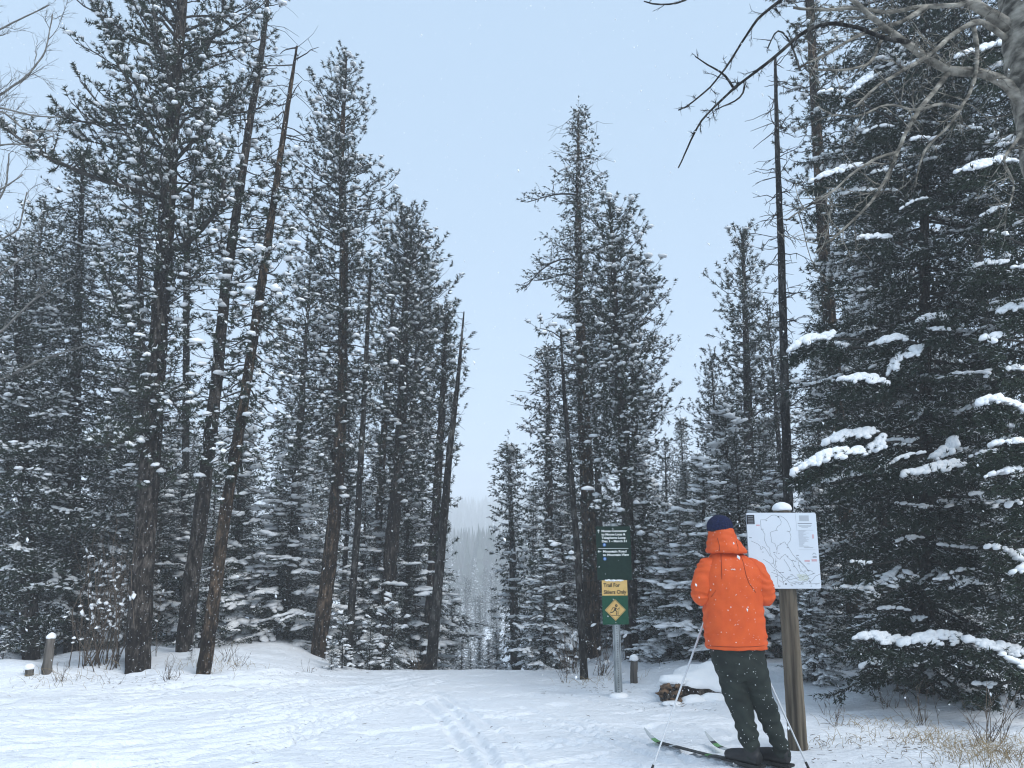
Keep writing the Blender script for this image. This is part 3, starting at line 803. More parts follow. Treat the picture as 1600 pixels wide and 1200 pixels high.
S1 = [([(1385, 602), (1370, 592), (1345, 590), (1312, 598)], -1.1), ([(1440, 545), (1425, 550), (1400, 560), (1388, 590)], -1.0),
      ([(1368, 676), (1340, 676), (1310, 682), (1288, 698)], -1.0), ([(1345, 706), (1310, 706), (1275, 718), (1242, 742)], -1.3),
      ([(1490, 690), (1480, 705), (1455, 720)], -1.0), ([(1500, 725), (1475, 728), (1450, 735), (1415, 745)], -1.2),
      ([(1475, 498), (1450, 495), (1435, 505)], -.9), ([(1412, 530), (1390, 528), (1376, 538)], -.9),
      ([(1300, 525), (1285, 530), (1262, 528), (1236, 550)], -.9), ([(1380, 688), (1365, 700), (1352, 712)], -1.1),
      ([(1410, 1002), (1385, 998), (1360, 995), (1340, 1002)], -1.2), ([(1500, 998), (1470, 992), (1440, 998), (1410, 1010)], -1.35),
      ([(1345, 260), (1320, 262), (1290, 275), (1270, 285)], -.7), ([(1390, 372), (1365, 370), (1345, 375)], -.9), ([(1360, 118), (1345, 130), (1325, 150)], -.7)]
r6 = np.random.default_rng(66)
def more_slabs(S, n, x0, x1, y0, y1):
    for k in range(n):
        px = r6.uniform(x0, x1); py = r6.uniform(y0, y1); L = r6.uniform(22, 62); sl = r6.uniform(-.1, .55) * r6.choice([1, 1, -.6])
        S.append(([(px + L, py - sl * L * .5), (px + L * .5, py - sl * L * .35 - r6.uniform(0, 4)), (px, py + sl * L * .2)], r6.uniform(-1.15, -.5), r6.uniform(.2, .6)))
more_slabs(S1, 40, 1275, 1540, 140, 1060)
big_spruce([(1450, 1140), (1448, 800), (1445, 500), (1443, 0), (1442, -420)], [24, 20, 15, 10, 4], 8.9,
           [(-420, 5, 5), (-200, 70, 70), (0, 125, 120), (200, 150, 140), (330, 150, 150), (450, 165, 150), (600, 175, 150), (740, 190, 150), (900, 175, 150), (1010, 160, 140), (1080, 120, 120), (1120, 60, 60)], 380, 30,
           'huge dark spruce right of the map board, slabs of snow on its boughs', S1)
S2 = [([(1600, 262), (1575, 250), (1550, 252), (1530, 262)], -.8), ([(1545, 258), (1520, 262), (1496, 272)], -.9), ([(1600, 480), (1585, 480), (1565, 490)], -.7), ([(1560, 528), (1540, 532)], -.7),
      ([(1600, 640), (1575, 628), (1550, 622), (1532, 635)], -.9), ([(1590, 665), (1565, 660), (1545, 648)], -.9), ([(1600, 1020), (1575, 1015), (1545, 1010), (1515, 1005)], -.6), ([(1605, 1050), (1595, 1040), (1572, 1030)], -.9),
      ([(1600, 868), (1580, 868)], -.6), ([(1560, 70), (1530, 78), (1500, 90)], -.8), ([(1600, 90), (1580, 95), (1550, 110)], -.8)]
more_slabs(S2, 18, 1510, 1600, 60, 1080)
big_spruce([(1640, 1210), (1636, 700), (1630, 0), (1628, -380)], [26, 20, 12, 4], 7.9,
           [(-380, 5, 5), (-100, 90, 60), (100, 125, 90), (300, 140, 90), (500, 150, 90), (700, 160, 90), (900, 165, 90), (1020, 150, 90), (1110, 110, 90), (1150, 60, 60)], 270, 31,
           'dark spruce at the very right edge of the picture, snow clumps on its outer boughs', S2)
t = px_tree([(1385, 1082), (1380, 700), (1372, 300), (1370, 60)], [20, 16, 10, 3], 11.2, M_BARK, 32, 10)
f, z0, z1 = prof(t, [(60, 4, 4), (200, 45, 50), (350, 70, 70), (500, 80, 90), (700, 105, 100), (850, 115, 110), (1000, 115, 120), (1060, 90, 100)])
t.spruce(z0, z1, f, 210, u=.14, protos=SPR, snow=.35, blob=.05, slope=(.2, -.35), gap=.12)
t.build('spruce_tree', 'spruce filling the dark space between map board and huge spruce', group='dark spruces crowding the right side')

# left edge spruces
for (pts, w, Y, pr, nb, sd, lb) in [
    ([(112, 1012), (118, 600), (130, 238)], [24, 16, 4], 12.6, [(236, 4, 4), (300, 36, 36), (400, 60, 60), (520, 90, 80), (680, 120, 110), (820, 135, 120), (940, 130, 120), (1000, 110, 90)], 230, 40, 'broad dark spruce left of the tallest pine, its top level with the crooked limb'),
    ([(222, 1000), (220, 600), (219, 212)], [20, 13, 3], 14.2, [(210, 4, 4), (260, 28, 28), (340, 40, 38), (460, 58, 50), (620, 75, 66), (800, 85, 80), (960, 85, 85)], 170, 41, 'pointed dark spruce hidden behind the trunk of the tallest left pine'),
    ([(48, 1012), (44, 900), (30, 600), (24, 372)], [26, 22, 14, 4], 11.8, [(370, 4, 4), (440, 40, 50), (560, 70, 75), (700, 90, 90), (850, 100, 100), (930, 80, 90)], 170, 42, 'spruce at the far left edge with a bare dark lower trunk')]:
    t = px_tree(pts, w, Y, M_BARK, sd, 10)
    f, z0, z1 = prof(t, pr)
    t.spruce(z0, z1, f, nb, u=.15, protos=SPR, snow=.42, blob=.045, slope=(.2, -.35), gap=.13, snow_line=.8)
    t.build('spruce_tree', lb, group='dark spruces at the left side')

# ------------------------------------------------------------------ trees that share their shape
def proto(kind, seed):
    r = np.random.default_rng(seed)
    if kind == 'spruce':
        Hh = 9.0; wob = r.uniform(-.15, .15, 4)
        t = Tree([(0, 0, -.3), (wob[0], wob[1], 4), (wob[2], wob[3], Hh)], [.11, .08, .015], M_BARK, seed, 8)
        W_ = r.uniform(1.15, 1.45)
        t.spruce(.5, Hh, lambda z, a: W_ * (1 - z / (Hh + .1)) ** .75 * (1 + .15 * math.sin(3 * a + z)), 170, u=.19, protos=SPR_LO, slope=(.4, -.35), snow=.65, blob=.075, gap=.17, tip=.3)
    elif kind == 'snowy':
        Hh = 4.2
        t = Tree([(0, 0, -.3), (.03, 0, 2), (0, .03, Hh)], [.06, .04, .01], M_BARK, seed, 7)
        t.spruce(.12, Hh, lambda z, a: 1.15 * (1 - z / (Hh + .1)) ** .85, 120, u=.14, protos=SPR, slope=(.5, -.35), snow=.95, blob=.078, gap=.13, tip=.25)
    elif kind == 'sapling':
        Hh = 1.3
        t = Tree([(0, 0, -.2), (.02, 0, .6), (0, .02, Hh)], [.02, .015, .006], M_BARK, seed, 6)
        t.spruce(.05, Hh, lambda z, a: .48 * (1 - z / (Hh + .15)) ** .7, 46, u=.085, protos=SPR, slope=(.8, .1), snow=1.0, blob=.055, gap=.11, tip=.1, lmax=.2)
    elif kind == 'pine':
        Hh = 12.0; wob = r.uniform(-.25, .25, 4)
        t = Tree([(0, 0, -.3), (wob[0], wob[1], 6), (wob[2], wob[3], Hh)], [.15, .11, .02], M_BARK, seed, 8)
        t.pine(5.2, Hh, lambda z, a: 1.25 * min(1, (Hh - z + .25) / 3.2) ** .8 * (1 if z > 6.2 else .6) * (1 + .2 * math.sin(2 * a + z)), 95, u=.24, shoot=.42, gap=.19, tuftp=TUFT_LO, snow=.4, blob=.085, slope=(.9, -.1))
        t.stubs(1.5, 6, 60, (.2, .8), .008)
    elif kind == 'far':
        Hh = 10.0
        t = Tree([(0, 0, -.3), (0, 0, 5), (0, 0, Hh)], [.12, .08, .02], M_BARK, seed, 5)
        t.spruce(.5, Hh, lambda z, a: 1.35 * (1 - z / (Hh + .1)) ** .8, 100, u=.36, protos=SPR_LO, slope=(.4, -.35), snow=.5, blob=.13, blobp=[OCT], gap=.34, tip=.25)
    elif kind == 'bare':
        Hh = 9.0
        t = Tree([(0, 0, -.3), (.15, .1, 4), (.3, .2, Hh)], [.09, .06, .012], M_BARKG, seed, 7)
        t.stubs(1, Hh, 150, (.15, .7), .007)
        t.leaf = Geo(); t.snow = Geo()
    return Hh, t.meshes((0, 0, 0))
PROTO = {k: [proto(k, sd) for sd in sds] for k, sds in {'spruce': (201, 202, 203), 'snowy': (211, 212), 'sapling': (221, 222), 'pine': (231, 232, 233), 'far': (241, 242), 'bare': (251,)}.items()}
CATN = {'spruce': ('spruce_tree', 'tree'), 'snowy': ('young_spruce', 'tree'), 'sapling': ('sapling', 'sapling'), 'pine': ('pine_tree', 'tree'), 'far': ('spruce_tree', 'tree'), 'bare': ('dead_tree', 'tree')}
def plant(kind, x, y, h, label, group=None, v=None, wide=1.0, lean=None):
    Hh, (a, b, c) = PROTO[kind][rng.integers(len(PROTO[kind])) if v is None else v % len(PROTO[kind])]
    nm, cat = CATN[kind]
    s = h / Hh
    e = empty(nm, (x, y, float(H(x, y))), label, cat, group, rz=float(rng.uniform(0, 6.28)))
    if lean is None: lean = rng.uniform(-.025, .025, 2)
    e.rotation_euler[0], e.rotation_euler[1] = float(lean[0]), float(lean[1])
    e.scale = (s * wide, s * wide, s)
    link('trunk', a, e)
    if b: link('crown', b, e)
    if c: tag(link('snow', c, e), None, kind='stuff')
    return e
def plant_px(kind, px, top, Y, label, group=None, **kw):
    p = at(px, top, Y); g = float(H(p[0], Y))
    return plant(kind, p[0], Y, p[2] - g, label, group, **kw)

G1 = 'snow-laden young spruces under the pines'
for (px, top, Y, wd, lb) in [
    (462, 700, 14.6, 1.3, 'snow-laden young spruce tight against the left side of the dense pointed pine stem'),
    (385, 640, 15.0, 1.2, 'tall snow-laden young spruce between the slanting orange pine and the dense pointed pine'),
    (262, 700, 14.0, 1.2, 'snow-laden young spruce showing between the two leftmost tall trunks'),
    (640, 740, 15.8, 1.4, 'snow-laden young spruce in front of the thick round-topped pine'),
    (572, 760, 15.5, 1.1, 'snow-laden young spruce behind the slim half-dead stem'),
    (650, 800, 17.5, 1.0, 'snow-laden young spruce at the foot of the slanting bare pole'),
    (1092, 720, 11.8, 1.4, 'snow-laden young spruce directly behind the skier\'s head'),
    (1038, 800, 12.6, 1.3, 'snow-laden young spruce between the dense pine and the skier\'s shoulder'),
    (1130, 640, 13.6, 1.2, 'tall snow-laden young spruce above the blue hat'),
    (1205, 740, 12.2, 1.2, 'snow-laden young spruce behind the left part of the map board'),
    (1262, 900, 9.6, 1.1, 'small snow-laden spruce right of the wooden post, under the map board corner'),
    (1268, 760, 12.9, 1.2, 'snow-laden young spruce behind the right part of the map board'),
    (952, 900, 15.2, 1.2, 'snow-laden young spruce seen just behind the steel sign post'),
    (850, 860, 13.2, 1.3, 'snow-laden young spruce low down left of the thin dark stem'),
    (880, 800, 15.5, 1.2, 'snow-laden young spruce behind the thin dark stem beside the trail sign'),
    (1010, 700, 15.5, 1.1, 'snow-laden spruce top rising at the right edge of the dense pine crown'),
    (150, 800, 13.5, 1.3, 'snow-laden young spruce behind the bare bush at the left'),
    (20, 800, 12.6, 1.3, 'snow-laden young spruce in the lower left corner of the forest'),
    (1500, 930, 11.6, 1.5, 'snow-laden young spruce glimpsed through the lowest boughs at the right'),
    (1590, 960, 10.8, 1.5, 'snow-laden young spruce behind the lower right corner boughs'),
    (1350, 930, 10.4, 1.3, 'snow-laden young spruce between the wooden post and the huge spruce'),
    (706, 942, 20, .7, 'small snowy spruce at the left foot of the trail gap'),
    (748, 992, 22, .7, 'lowest small snowy spruce in the trail gap')]:
    plant_px('snowy', px, top, Y, lb, G1, wide=wd)
G2 = 'snow-capped saplings at the edge of the trail'
for (px, top, Y, lb) in [(408 + 130, 962, 12.2, 'snow-capped sapling right of the dense pointed pine stem'), (612, 936, 13.6, 'tallest snow-capped sapling in front of the thick pine stem'),
                         (580, 968, 12.9, 'snow-capped sapling between its two taller neighbours'), (520, 1000, 11.8, 'small sapling bent under snow at the foot of the pointed pine'),
                         (613, 1008, 12.2, 'lowest snow-buried sapling on the bank beside the trail'), (300, 1010, 11.0, 'little sapling in snow between two pine trunks at the left'),
                         (10, 985, 11.2, 'sapling at the left picture edge beside the old snow-capped post')]:
    plant_px('sapling', px, top, Y, lb, G2)

G3 = 'spruces deep in the forest on the left'
G4 = 'spruces deep in the forest on the right'
LBL = {('spruce', -1): ('snow-dusted spruce deep in the forest behind the left-hand pines', G3), ('spruce', 1): ('snow-dusted spruce deep in the forest behind the skier and signs', G4),
       ('pine', -1): ('slim pine in the misty forest behind the left-hand trunks', 'background pines on the left'), ('pine', 1): ('slim pine in the misty forest behind the skier and signs', 'background pines on the right'),
       ('bare', -1): ('thin bare stem among the left-hand background trees', 'bare background stems on the left'), ('bare', 1): ('thin bare stem among the right-hand background trees', 'bare background stems on the right')}
# skyline trees placed where their tops show
for (k, px, top, Y, lb) in [
    ('spruce', 1066, 655, 24, 'misty spruce whose top shows in the low sky gap behind the skier'),
    ('pine', 1034, 690, 22, 'misty pine just right of the dense pine crown, low against the sky'),
    ('pine', 1112, 560, 19, 'pine with its top left of the open tufted pine behind the skier'),
    ('pine', 1205, 500, 21, 'misty pine left of the tall bare pole behind the map board'),
    ('spruce', 1272, 450, 24, 'misty pointed spruce showing in the sky gap right of the bare pole'),
    ('pine', 655, 400, 19.5, 'pine crown tucked behind the right side of the round-topped pine'),
    ('pine', 480, 390, 17.5, 'pine crown tucked behind the left side of the dense pointed pine'),
    ('pine', 70, 320, 16, 'pine crown behind the broad dark spruce at the left'),
    ('pine', 985, 400, 17.5, 'pine crown tucked behind the dense pine near the trail sign'),
    ('pine', 930, 470, 18.5, 'pine crown between the ragged spruce and the dense pine'),
    ('spruce', 884, 640, 20, 'frosted spruce between the narrow one at the gap and the full-crowned one'),
    ('spruce', 838, 760, 26, 'smaller frosted spruce touching the narrow spruce at the trail gap'),
    ('pine', 1340, 200, 15, 'pine crown behind the orange-barked pine at the right'),
    ('pine', 1500, 60, 14, 'pine crown seen between the two big dark spruces'),
    ('spruce', 1330, 480, 15, 'spruce low behind the orange-barked pine at the right'),
    ('spruce', 655, 640, 24, 'misty spruce close behind the thick round-topped pine stem')]:
    plant_px(k, px, top, Y, lb, LBL[(k, -1 if px < 800 else 1)][1] if False else ('background trees reaching the skyline'))
FILL = []
r3 = np.random.default_rng(5); spots = []
tries = 0
while len(spots) < 128 and tries < 9000:
    tries += 1
    Y = r3.uniform(14.5, 42) if r3.random() < .8 else r3.uniform(12.5, 18)
    px = r3.choice([r3.uniform(-60, 690), r3.uniform(815, 1665)])
    if 660 < px < 860 and Y < 20: continue
    kind = r3.choice(['spruce', 'pine', 'bare'], p=[.62, .28, .10])
    lim = 640 if 255 < px < 345 else 560 if px < 560 else (640 if px < 690 else (720 if px < 900 else (690 if px < 1120 else (620 if px < 1260 else 480))))
    top = r3.uniform(lim, lim + 190) if kind != 'spruce' else r3.uniform(lim + 20, 880)
    if 660 < px < 700: top = max(top, 700)
    p = at(px, top, Y)
    hw = 1.3 / Y * 1200
    if px + hw > 688 and px - hw < 792: continue
    if any((p[0] - a) ** 2 + (Y - b) ** 2 < (.5 + .022 * Y) ** 2 * 1.6 for a, b in spots): continue
    spots.append((p[0], Y))
    lb, gp = LBL[(kind, -1 if px < 740 else 1)]
    h = p[2] - float(H(p[0], Y))
    FILL.append((kind, px, Y, plant(kind if not (kind == 'spruce' and Y > 30) else 'far', p[0], Y, min(h, 13.5), lb, gp, wide=1.15 if kind == 'spruce' else .95)))

MARKS = [(60, 'the far left edge spruce'), (180, 'the broad dark left spruce'), (250, 'the tallest left pine'), (310, 'the second tall left stem'), (400, 'the slanting orange-barked pine'), (480, 'the left side of the dense pointed pine'),
         (560, 'the dense pointed pine'), (640, 'the thick round-topped pine'), (760, 'the slanting bare pole'), (880, 'the narrow spruce at the trail gap'), (950, 'the ragged half-bare spruce'), (1035, 'the dense pine by the trail sign'),
         (1100, 'the skier in orange'), (1165, 'the blue hat and right shoulder'), (1290, 'the map board'), (1400, 'the orange-barked right-hand pine'), (1540, 'the huge snow-slabbed spruce'), (9999, 'the right edge spruce')]
DESC = {'spruce': 'misty snow-dusted spruce', 'pine': 'misty slim pine', 'bare': 'thin bare background stem'}
ORD = ['nearest', 'second nearest', 'third nearest', 'fourth nearest', 'fifth nearest', 'sixth nearest', 'seventh nearest', 'eighth nearest', 'ninth nearest', 'tenth nearest']
bins = {}
for kd, px, Y, e in FILL:
    m = next(t for x, t in MARKS if px < x); bins.setdefault((kd, m), []).append((Y, e))
for (kd, m), L_ in bins.items():
    L_.sort(key=lambda q: q[0])
    for i, (Y, e) in enumerate(L_):
        e['label'] = DESC[kd] + ' behind ' + m + ('' if len(L_) == 1 else ', ' + (ORD[i] if i < 10 else 'farthest'))
# the valley behind the crest, each spruce a little paler through the haze
G5 = 'hazy spruces in the valley at the end of the trail'
for (px, top, Y, lb) in [(743, 872, 120, 'sharp hazy spruce in the centre of the valley gap, darkest of its group'), (705, 842, 150, 'tall hazy spruce at the left of the valley gap'),
                         (727, 865, 185, 'pale hazy spruce between the tall left one and the sharp central one'), (757, 896, 135, 'hazy spruce just right of the sharp central one'), (718, 890, 140, 'hazy spruce leaning on the left edge of the gap'),
                         (770, 880, 125, 'hazy spruce at the right edge of the valley gap'), (692, 880, 110, 'hazy spruce half hidden by the left forest edge'), (736, 915, 95, 'low hazy spruce in front of the sharp central one'),
                         (712, 925, 80, 'low hazy spruce near the left foot of the valley gap'), (775, 925, 72, 'low hazy spruce near the right foot of the valley gap'), (750, 930, 66, 'lowest hazy spruce in the middle of the valley')]:
    plant_px('far', px, top, Y, lb, G5, wide=.8)
r4 = np.random.default_rng(21)
for k in range(34):
    Y = 34 + 75 * r4.random(); px = r4.uniform(682, 790); top = np.interp(Y, [34, 60, 110], [985, 945, 905]) + r4.uniform(-22, 22)
    if 728 < px < 752 and Y < 60: top += 22
    plant_px('far', px, top, Y, 'low misty spruce at the ' + ('left foot' if px < 715 else 'right foot' if px > 760 else 'middle') + ' of the valley gap, ' + ('close' if Y < 55 else 'midway' if Y < 85 else 'far') + ' down the slope', 'misty spruces filling the foot of the trail gap', wide=1.0)
for (px, top, Y, lb) in [(722, 1000, 15.5, 'snow-covered sapling at the lip of the drop, left of centre of the trail gap'), (763, 1000, 18, 'snow-covered sapling at the right of the trail gap'), (735, 1012, 14.5, 'lowest snow-covered sapling in the middle of the trail gap'), (776, 990, 21, 'snow-covered sapling tucked against the narrow spruce at the gap')]:
    plant_px('snowy', px, top, Y, lb, G1, wide=1.1)
# far wood: too far to tell the trees apart
def far_wood():
    g = Geo(); r = np.random.default_rng(77)
    n = 3600
    Y = r.uniform(150, 610, n); x = r.uniform(-.42, .42, n) * Y
    x = np.where(r.random(n) < .45, r.uniform(-.16, .08, n) * Y, x)
    z = H(x, Y); h = r.uniform(8, 15, n); w = h * r.uniform(.12, .19, n)
    for k in range(5):
        # tiers of ragged cones
        a = r.uniform(0, 6.28, n); f0 = .06 + k * .18; zz = z + h * f0; ww = w * (1.02 - f0) * 1.15
        tri = []
        m = 5
        an = a[:, None] + np.arange(m) * 2 * np.pi / m
        rr = ww[:, None] * r.uniform(.65, 1.2, (n, m))
        ring = np.stack([x[:, None] + rr * np.cos(an), Y[:, None] + rr * np.sin(an), zz[:, None] - h[:, None] * .04 * r.uniform(.3, 1.6, (n, m))], -1)
        apex = np.stack([x, Y, zz + h * .26], -1)[:, None]
        V = np.concatenate([ring, apex], 1)
        base = (np.arange(n) * (m + 1))[:, None]
        j = np.arange(m)
        F = np.stack([base + j, base + (j + 1) % m, np.broadcast_to(base + m, (n, m))], -1).reshape(-1, 3)
        g.add(V.reshape(-1, 3), F, 0)
    o = link('far_forest', g.mesh('far_forest', [M_NEEDLE, M_SNOW], smooth=False))
    tag(o, 'far hazy spruce forest covering the valley and the hill beyond the trail', kind='stuff')
far_wood()
# ------------------------------------------------------------------ bare broadleaf limbs
def side_twigs(p, r0, r, n, L, depth, outP, outR, up=.0, spread=.9):
    m = len(p); T = np.gradient(p, axis=0)
    for k in range(n):
        i = r.uniform(.12, 1.0) * (m - 1); i0 = int(i); c = p[i0] + (p[min(i0 + 1, m - 1)] - p[i0]) * (i - i0)
        d = unit(unit(T[i0]) * r.uniform(.4, 1.1) + r.standard_normal(3) * np.array([spread, spread * .6, spread]) + np.array([0, 0, up]))
        l = L * r.uniform(.3, 1.1); t = np.linspace(0, 1, 6)[:, None]
        q = c + d * l * t + r.standard_normal(3) * .22 * l * t ** 2 + np.cumsum(r.standard_normal((6, 3)) * l * .022, axis=0) * (t > 0)
        outP.append(q); outR.append(np.linspace(1, .45, 6) * r0 * r.uniform(.8, 1.1))
        if depth > 0: side_twigs(q, r0 * .62, r, max(2, int(n * .45)), L * .45, depth - 1, outP, outR, up, spread)
def limbs_mesh(name, limbs, seed, mat, n=9, L=.5, depth=1, tw=.004, up=0., sides=8, spread=.9, per=1.0):
    g = Geo(); r = np.random.default_rng(seed); P = []; Rr = []
    for (pts, r0, r1) in limbs:
        Ln = np.linalg.norm(np.diff(np.array(pts), axis=0), axis=1).sum()
        m = max(8, int(Ln / .05)); p = smooth_path(pts, m)
        p[1:-1] += np.cumsum(r.standard_normal((m - 2, 3)), axis=0) * .0012
        V, F = tubes([p], [np.linspace(r0, r1, m)], sides, .07, r); g.add(V, F)
        side_twigs(p, min(tw, r0 * .6), r, int(n * Ln * per), L, depth, P, Rr, up, spread)
    if P:
        V, F = tubes(P, Rr, 3); g.add(V, F)
    return g.mesh(name, [mat])

YP = 4.8
pop = [at(1604, -60, YP), at(1606, 0, YP), at(1618, 90, YP), at(1640, 200, YP), at(1690, 480, YP), at(1745, 800, YP), at(1790, 1100, YP)]
fx, fy = pop[-1][0] + .15, YP
pop = pop + [np.array([fx, fy, float(H(fx, fy)) - .2])]
pop = [at(1592, -420, YP), at(1598, -220, YP)] + pop
e = empty('poplar_tree', (fx, fy, float(H(fx, fy))), 'pale-barked bare broadleaf tree at the top right corner, trunk cut by the picture edge', 'tree')
V, F = trunk_geo(pop[::-1], [w * mpp(200, YP) / 2 for w in (110, 100, 96, 92, 88, 84, 80, 76, 70, 60)], 20, .03, .06, 5)
g = Geo(); g.add(V, F); link('trunk', g.mesh('trunk', [M_POPLAR], origin=e.location), e)
def PL(l, dy=0): return [at(a, b, YP + (c[0] if c else 0) + dy) for a, b, *c in l]
mm = mpp(100, YP)
LIMBS = [
    (PL([(1604, 170), (1572, 130, -.03), (1530, 112, -.06), (1482, 112, -.1), (1447, 92, -.15), (1415, 66, -.2), (1388, 46, -.2), (1358, 22, -.2), (1335, 2, -.2), (1300, -30, -.2)]), 9 * mm, 2.8 * mm),
    (PL([(1575, 40), (1545, 22, -.05), (1522, 6, -.05), (1490, -12, -.05)]), 11 * mm, 7 * mm),
    (PL([(1572, 60), (1530, 30, -.08), (1490, 50, -.12), (1458, 80, -.2), (1440, 92, -.25), (1400, 112, -.3), (1370, 130, -.35), (1330, 170, -.4)]), 5 * mm, 1.4 * mm),
    (PL([(1482, 112, -.1), (1462, 140, -.15), (1440, 165, -.2), (1420, 195, -.2), (1402, 238, -.25), (1385, 278, -.25), (1362, 318, -.3), (1330, 350, -.3), (1298, 378, -.3), (1272, 396, -.3)]), 4.2 * mm, 1.2 * mm),
    (PL([(1520, 35, -.06), (1528, 80, -.1), (1524, 120, -.14), (1515, 145, -.15), (1500, 168, -.2), (1484, 196, -.2), (1450, 225, -.2), (1438, 255, -.2), (1430, 292, -.2)]), 3.6 * mm, 1.2 * mm),
    (PL([(1420, 66, -.2), (1380, 60, -.3), (1330, 40, -.4), (1290, 35, -.4), (1250, 52, -.4), (1205, 92, -.4), (1150, 133, -.4), (1120, 162, -.4), (1092, 190, -.4), (1076, 225, -.4), (1060, 262, -.4)]), 3.6 * mm, 1.1 * mm),
    (PL([(1250, -40, -.3), (1222, 0, -.35), (1182, 30, -.4), (1155, 72, -.4), (1136, 102, -.4), (1118, 126, -.4), (1095, 148, -.4), (1060, 172, -.4)]), 2.6 * mm, 1.0 * mm),
    (PL([(1145, 136, -.4), (1138, 120, -.4), (1122, 110, -.4), (1102, 100, -.4), (1086, 88, -.4)]), 1.8 * mm, .9 * mm),
    (PL([(1162, 127, -.4), (1166, 145, -.4), (1150, 160, -.4), (1120, 171, -.4)]), 1.6 * mm, .8 * mm),
    (PL([(1110, -30, -.3), (1070, 2, -.3), (1040, 8, -.3), (1006, 2, -.3)]), 2.2 * mm, .9 * mm),
    (PL([(1550, -10), (1500, 10, -.1), (1440, 10, -.1), (1385, 22, -.2), (1340, 12, -.2), (1283, 16, -.2), (1240, 12, -.2)]), 4.5 * mm, 2 * mm),
    (PL([(1447, 10, -.1), (1410, 35, -.15), (1375, 45, -.2), (1330, 62, -.2), (1290, 90, -.2), (1250, 105, -.2)]), 4 * mm, 1.4 * mm),
    (PL([(1380, 55, -.2), (1360, 100, -.3), (1320, 110, -.35), (1270, 108, -.35)]), 3 * mm, 1.2 * mm),
    (PL([(1640, 190, .1), (1598, 200, .0), (1583, 226, -.05), (1562, 250, -.1), (1586, 290, -.1), (1572, 326, -.1)]), 4 * mm, 1.2 * mm),
    (PL([(1402, 238, -.25), (1370, 245, -.3), (1330, 270, -.3), (1300, 300, -.3), (1250, 330, -.3), (1228, 345, -.3)]), 2.2 * mm, 1.0 * mm),
    (PL([(1250, 110, -.3), (1235, 62, -.35), (1215, 40, -.4), (1200, 75, -.4)]), 1.8 * mm, .9 * mm),
    (PL([(1500, 168, -.2), (1470, 160, -.25), (1430, 175, -.3), (1390, 160, -.3), (1340, 185, -.35), (1310, 180, -.35)]), 2.5 * mm, 1.0 * mm)]
me = limbs_mesh('branches', LIMBS[:5] + LIMBS[10:15] + LIMBS[16:], 3, M_POPLAR, n=9, L=.32, depth=1, tw=.0045, sides=7, spread=.8)
for v in me.vertices: v.co -= e.location
link('branches', me, e)
me = limbs_mesh('drooping_branch', LIMBS[5:10] + LIMBS[15:16], 4, M_BIRCHTW, n=15, L=.09, depth=1, tw=.003, sides=6, spread=.6)
me.materials.clear(); me.materials.append(M_BARKG)
for v in me.vertices: v.co -= e.location
link('drooping_branch', me, e)

def edge_birch(Y, limbs, foot, label, seed, n, L, tw, r_tr):
    base = np.array([foot, Y, float(H(foot, Y))])
    e = empty('birch_tree', base, label, 'tree', 'bare broadleaf trees at the left edge')
    st = [base + np.array([0, 0, -.2]), base + np.array([.1, 0, 3]), base + np.array([.15, 0, 6]), base + np.array([.4, 0, 9])]
    V, F = trunk_geo(st, [r_tr, r_tr * .85, r_tr * .6, r_tr * .3], 10, .04, .2, seed); g = Geo(); g.add(V, F)
    link('trunk', g.mesh('trunk', [M_BIRCHTW], origin=base), e)
    LL = []
    for l in limbs:
        p = P3(l, Y); s0 = np.array([np.interp(p[0][2] - .7, [q[2] for q in st], [q[0] for q in st]), Y, p[0][2] - .7])
        LL.append(([s0] + p, 2.9 * mpp(200, Y), .9 * mpp(200, Y)))
    me = limbs_mesh('branches', LL, seed, M_BIRCHTW, n=n, L=L, depth=2, tw=tw, sides=5, up=.25, spread=.6)
    for v in me.vertices: v.co -= Vector(base)
    link('branches', me, e)
edge_birch(8.2, [[(-70, 90), (0, 45), (34, 28), (76, 8)], [(-80, 190), (0, 148), (42, 118), (70, 82), (82, 22)], [(-60, 180), (0, 167), (55, 180), (98, 181)], [(-60, 230), (0, 170), (40, 205), (90, 205)],
                 [(-60, 0), (-10, -30), (40, -60)], [(-70, 270), (0, 225), (40, 225), (85, 212)], [(-60, 330), (0, 295), (35, 272)]],
           -6.9, 'bare birch at the top left corner with fine curved twigs against the sky', 50, 6, .5, .005, .09)
edge_birch(11.0, [[(-60, 420), (0, 375), (30, 358), (42, 300)], [(-60, 400), (-10, 330), (10, 290), (14, 240)], [(-60, 470), (0, 430), (40, 400), (70, 395)], [(-70, 540), (0, 520), (50, 470), (120, 430)], [(-60, 620), (10, 590), (70, 560), (140, 540)]],
           -8.6, 'paler fine-twigged birch lower down at the left edge among the spruces', 51, 4, .6, .005, .08)

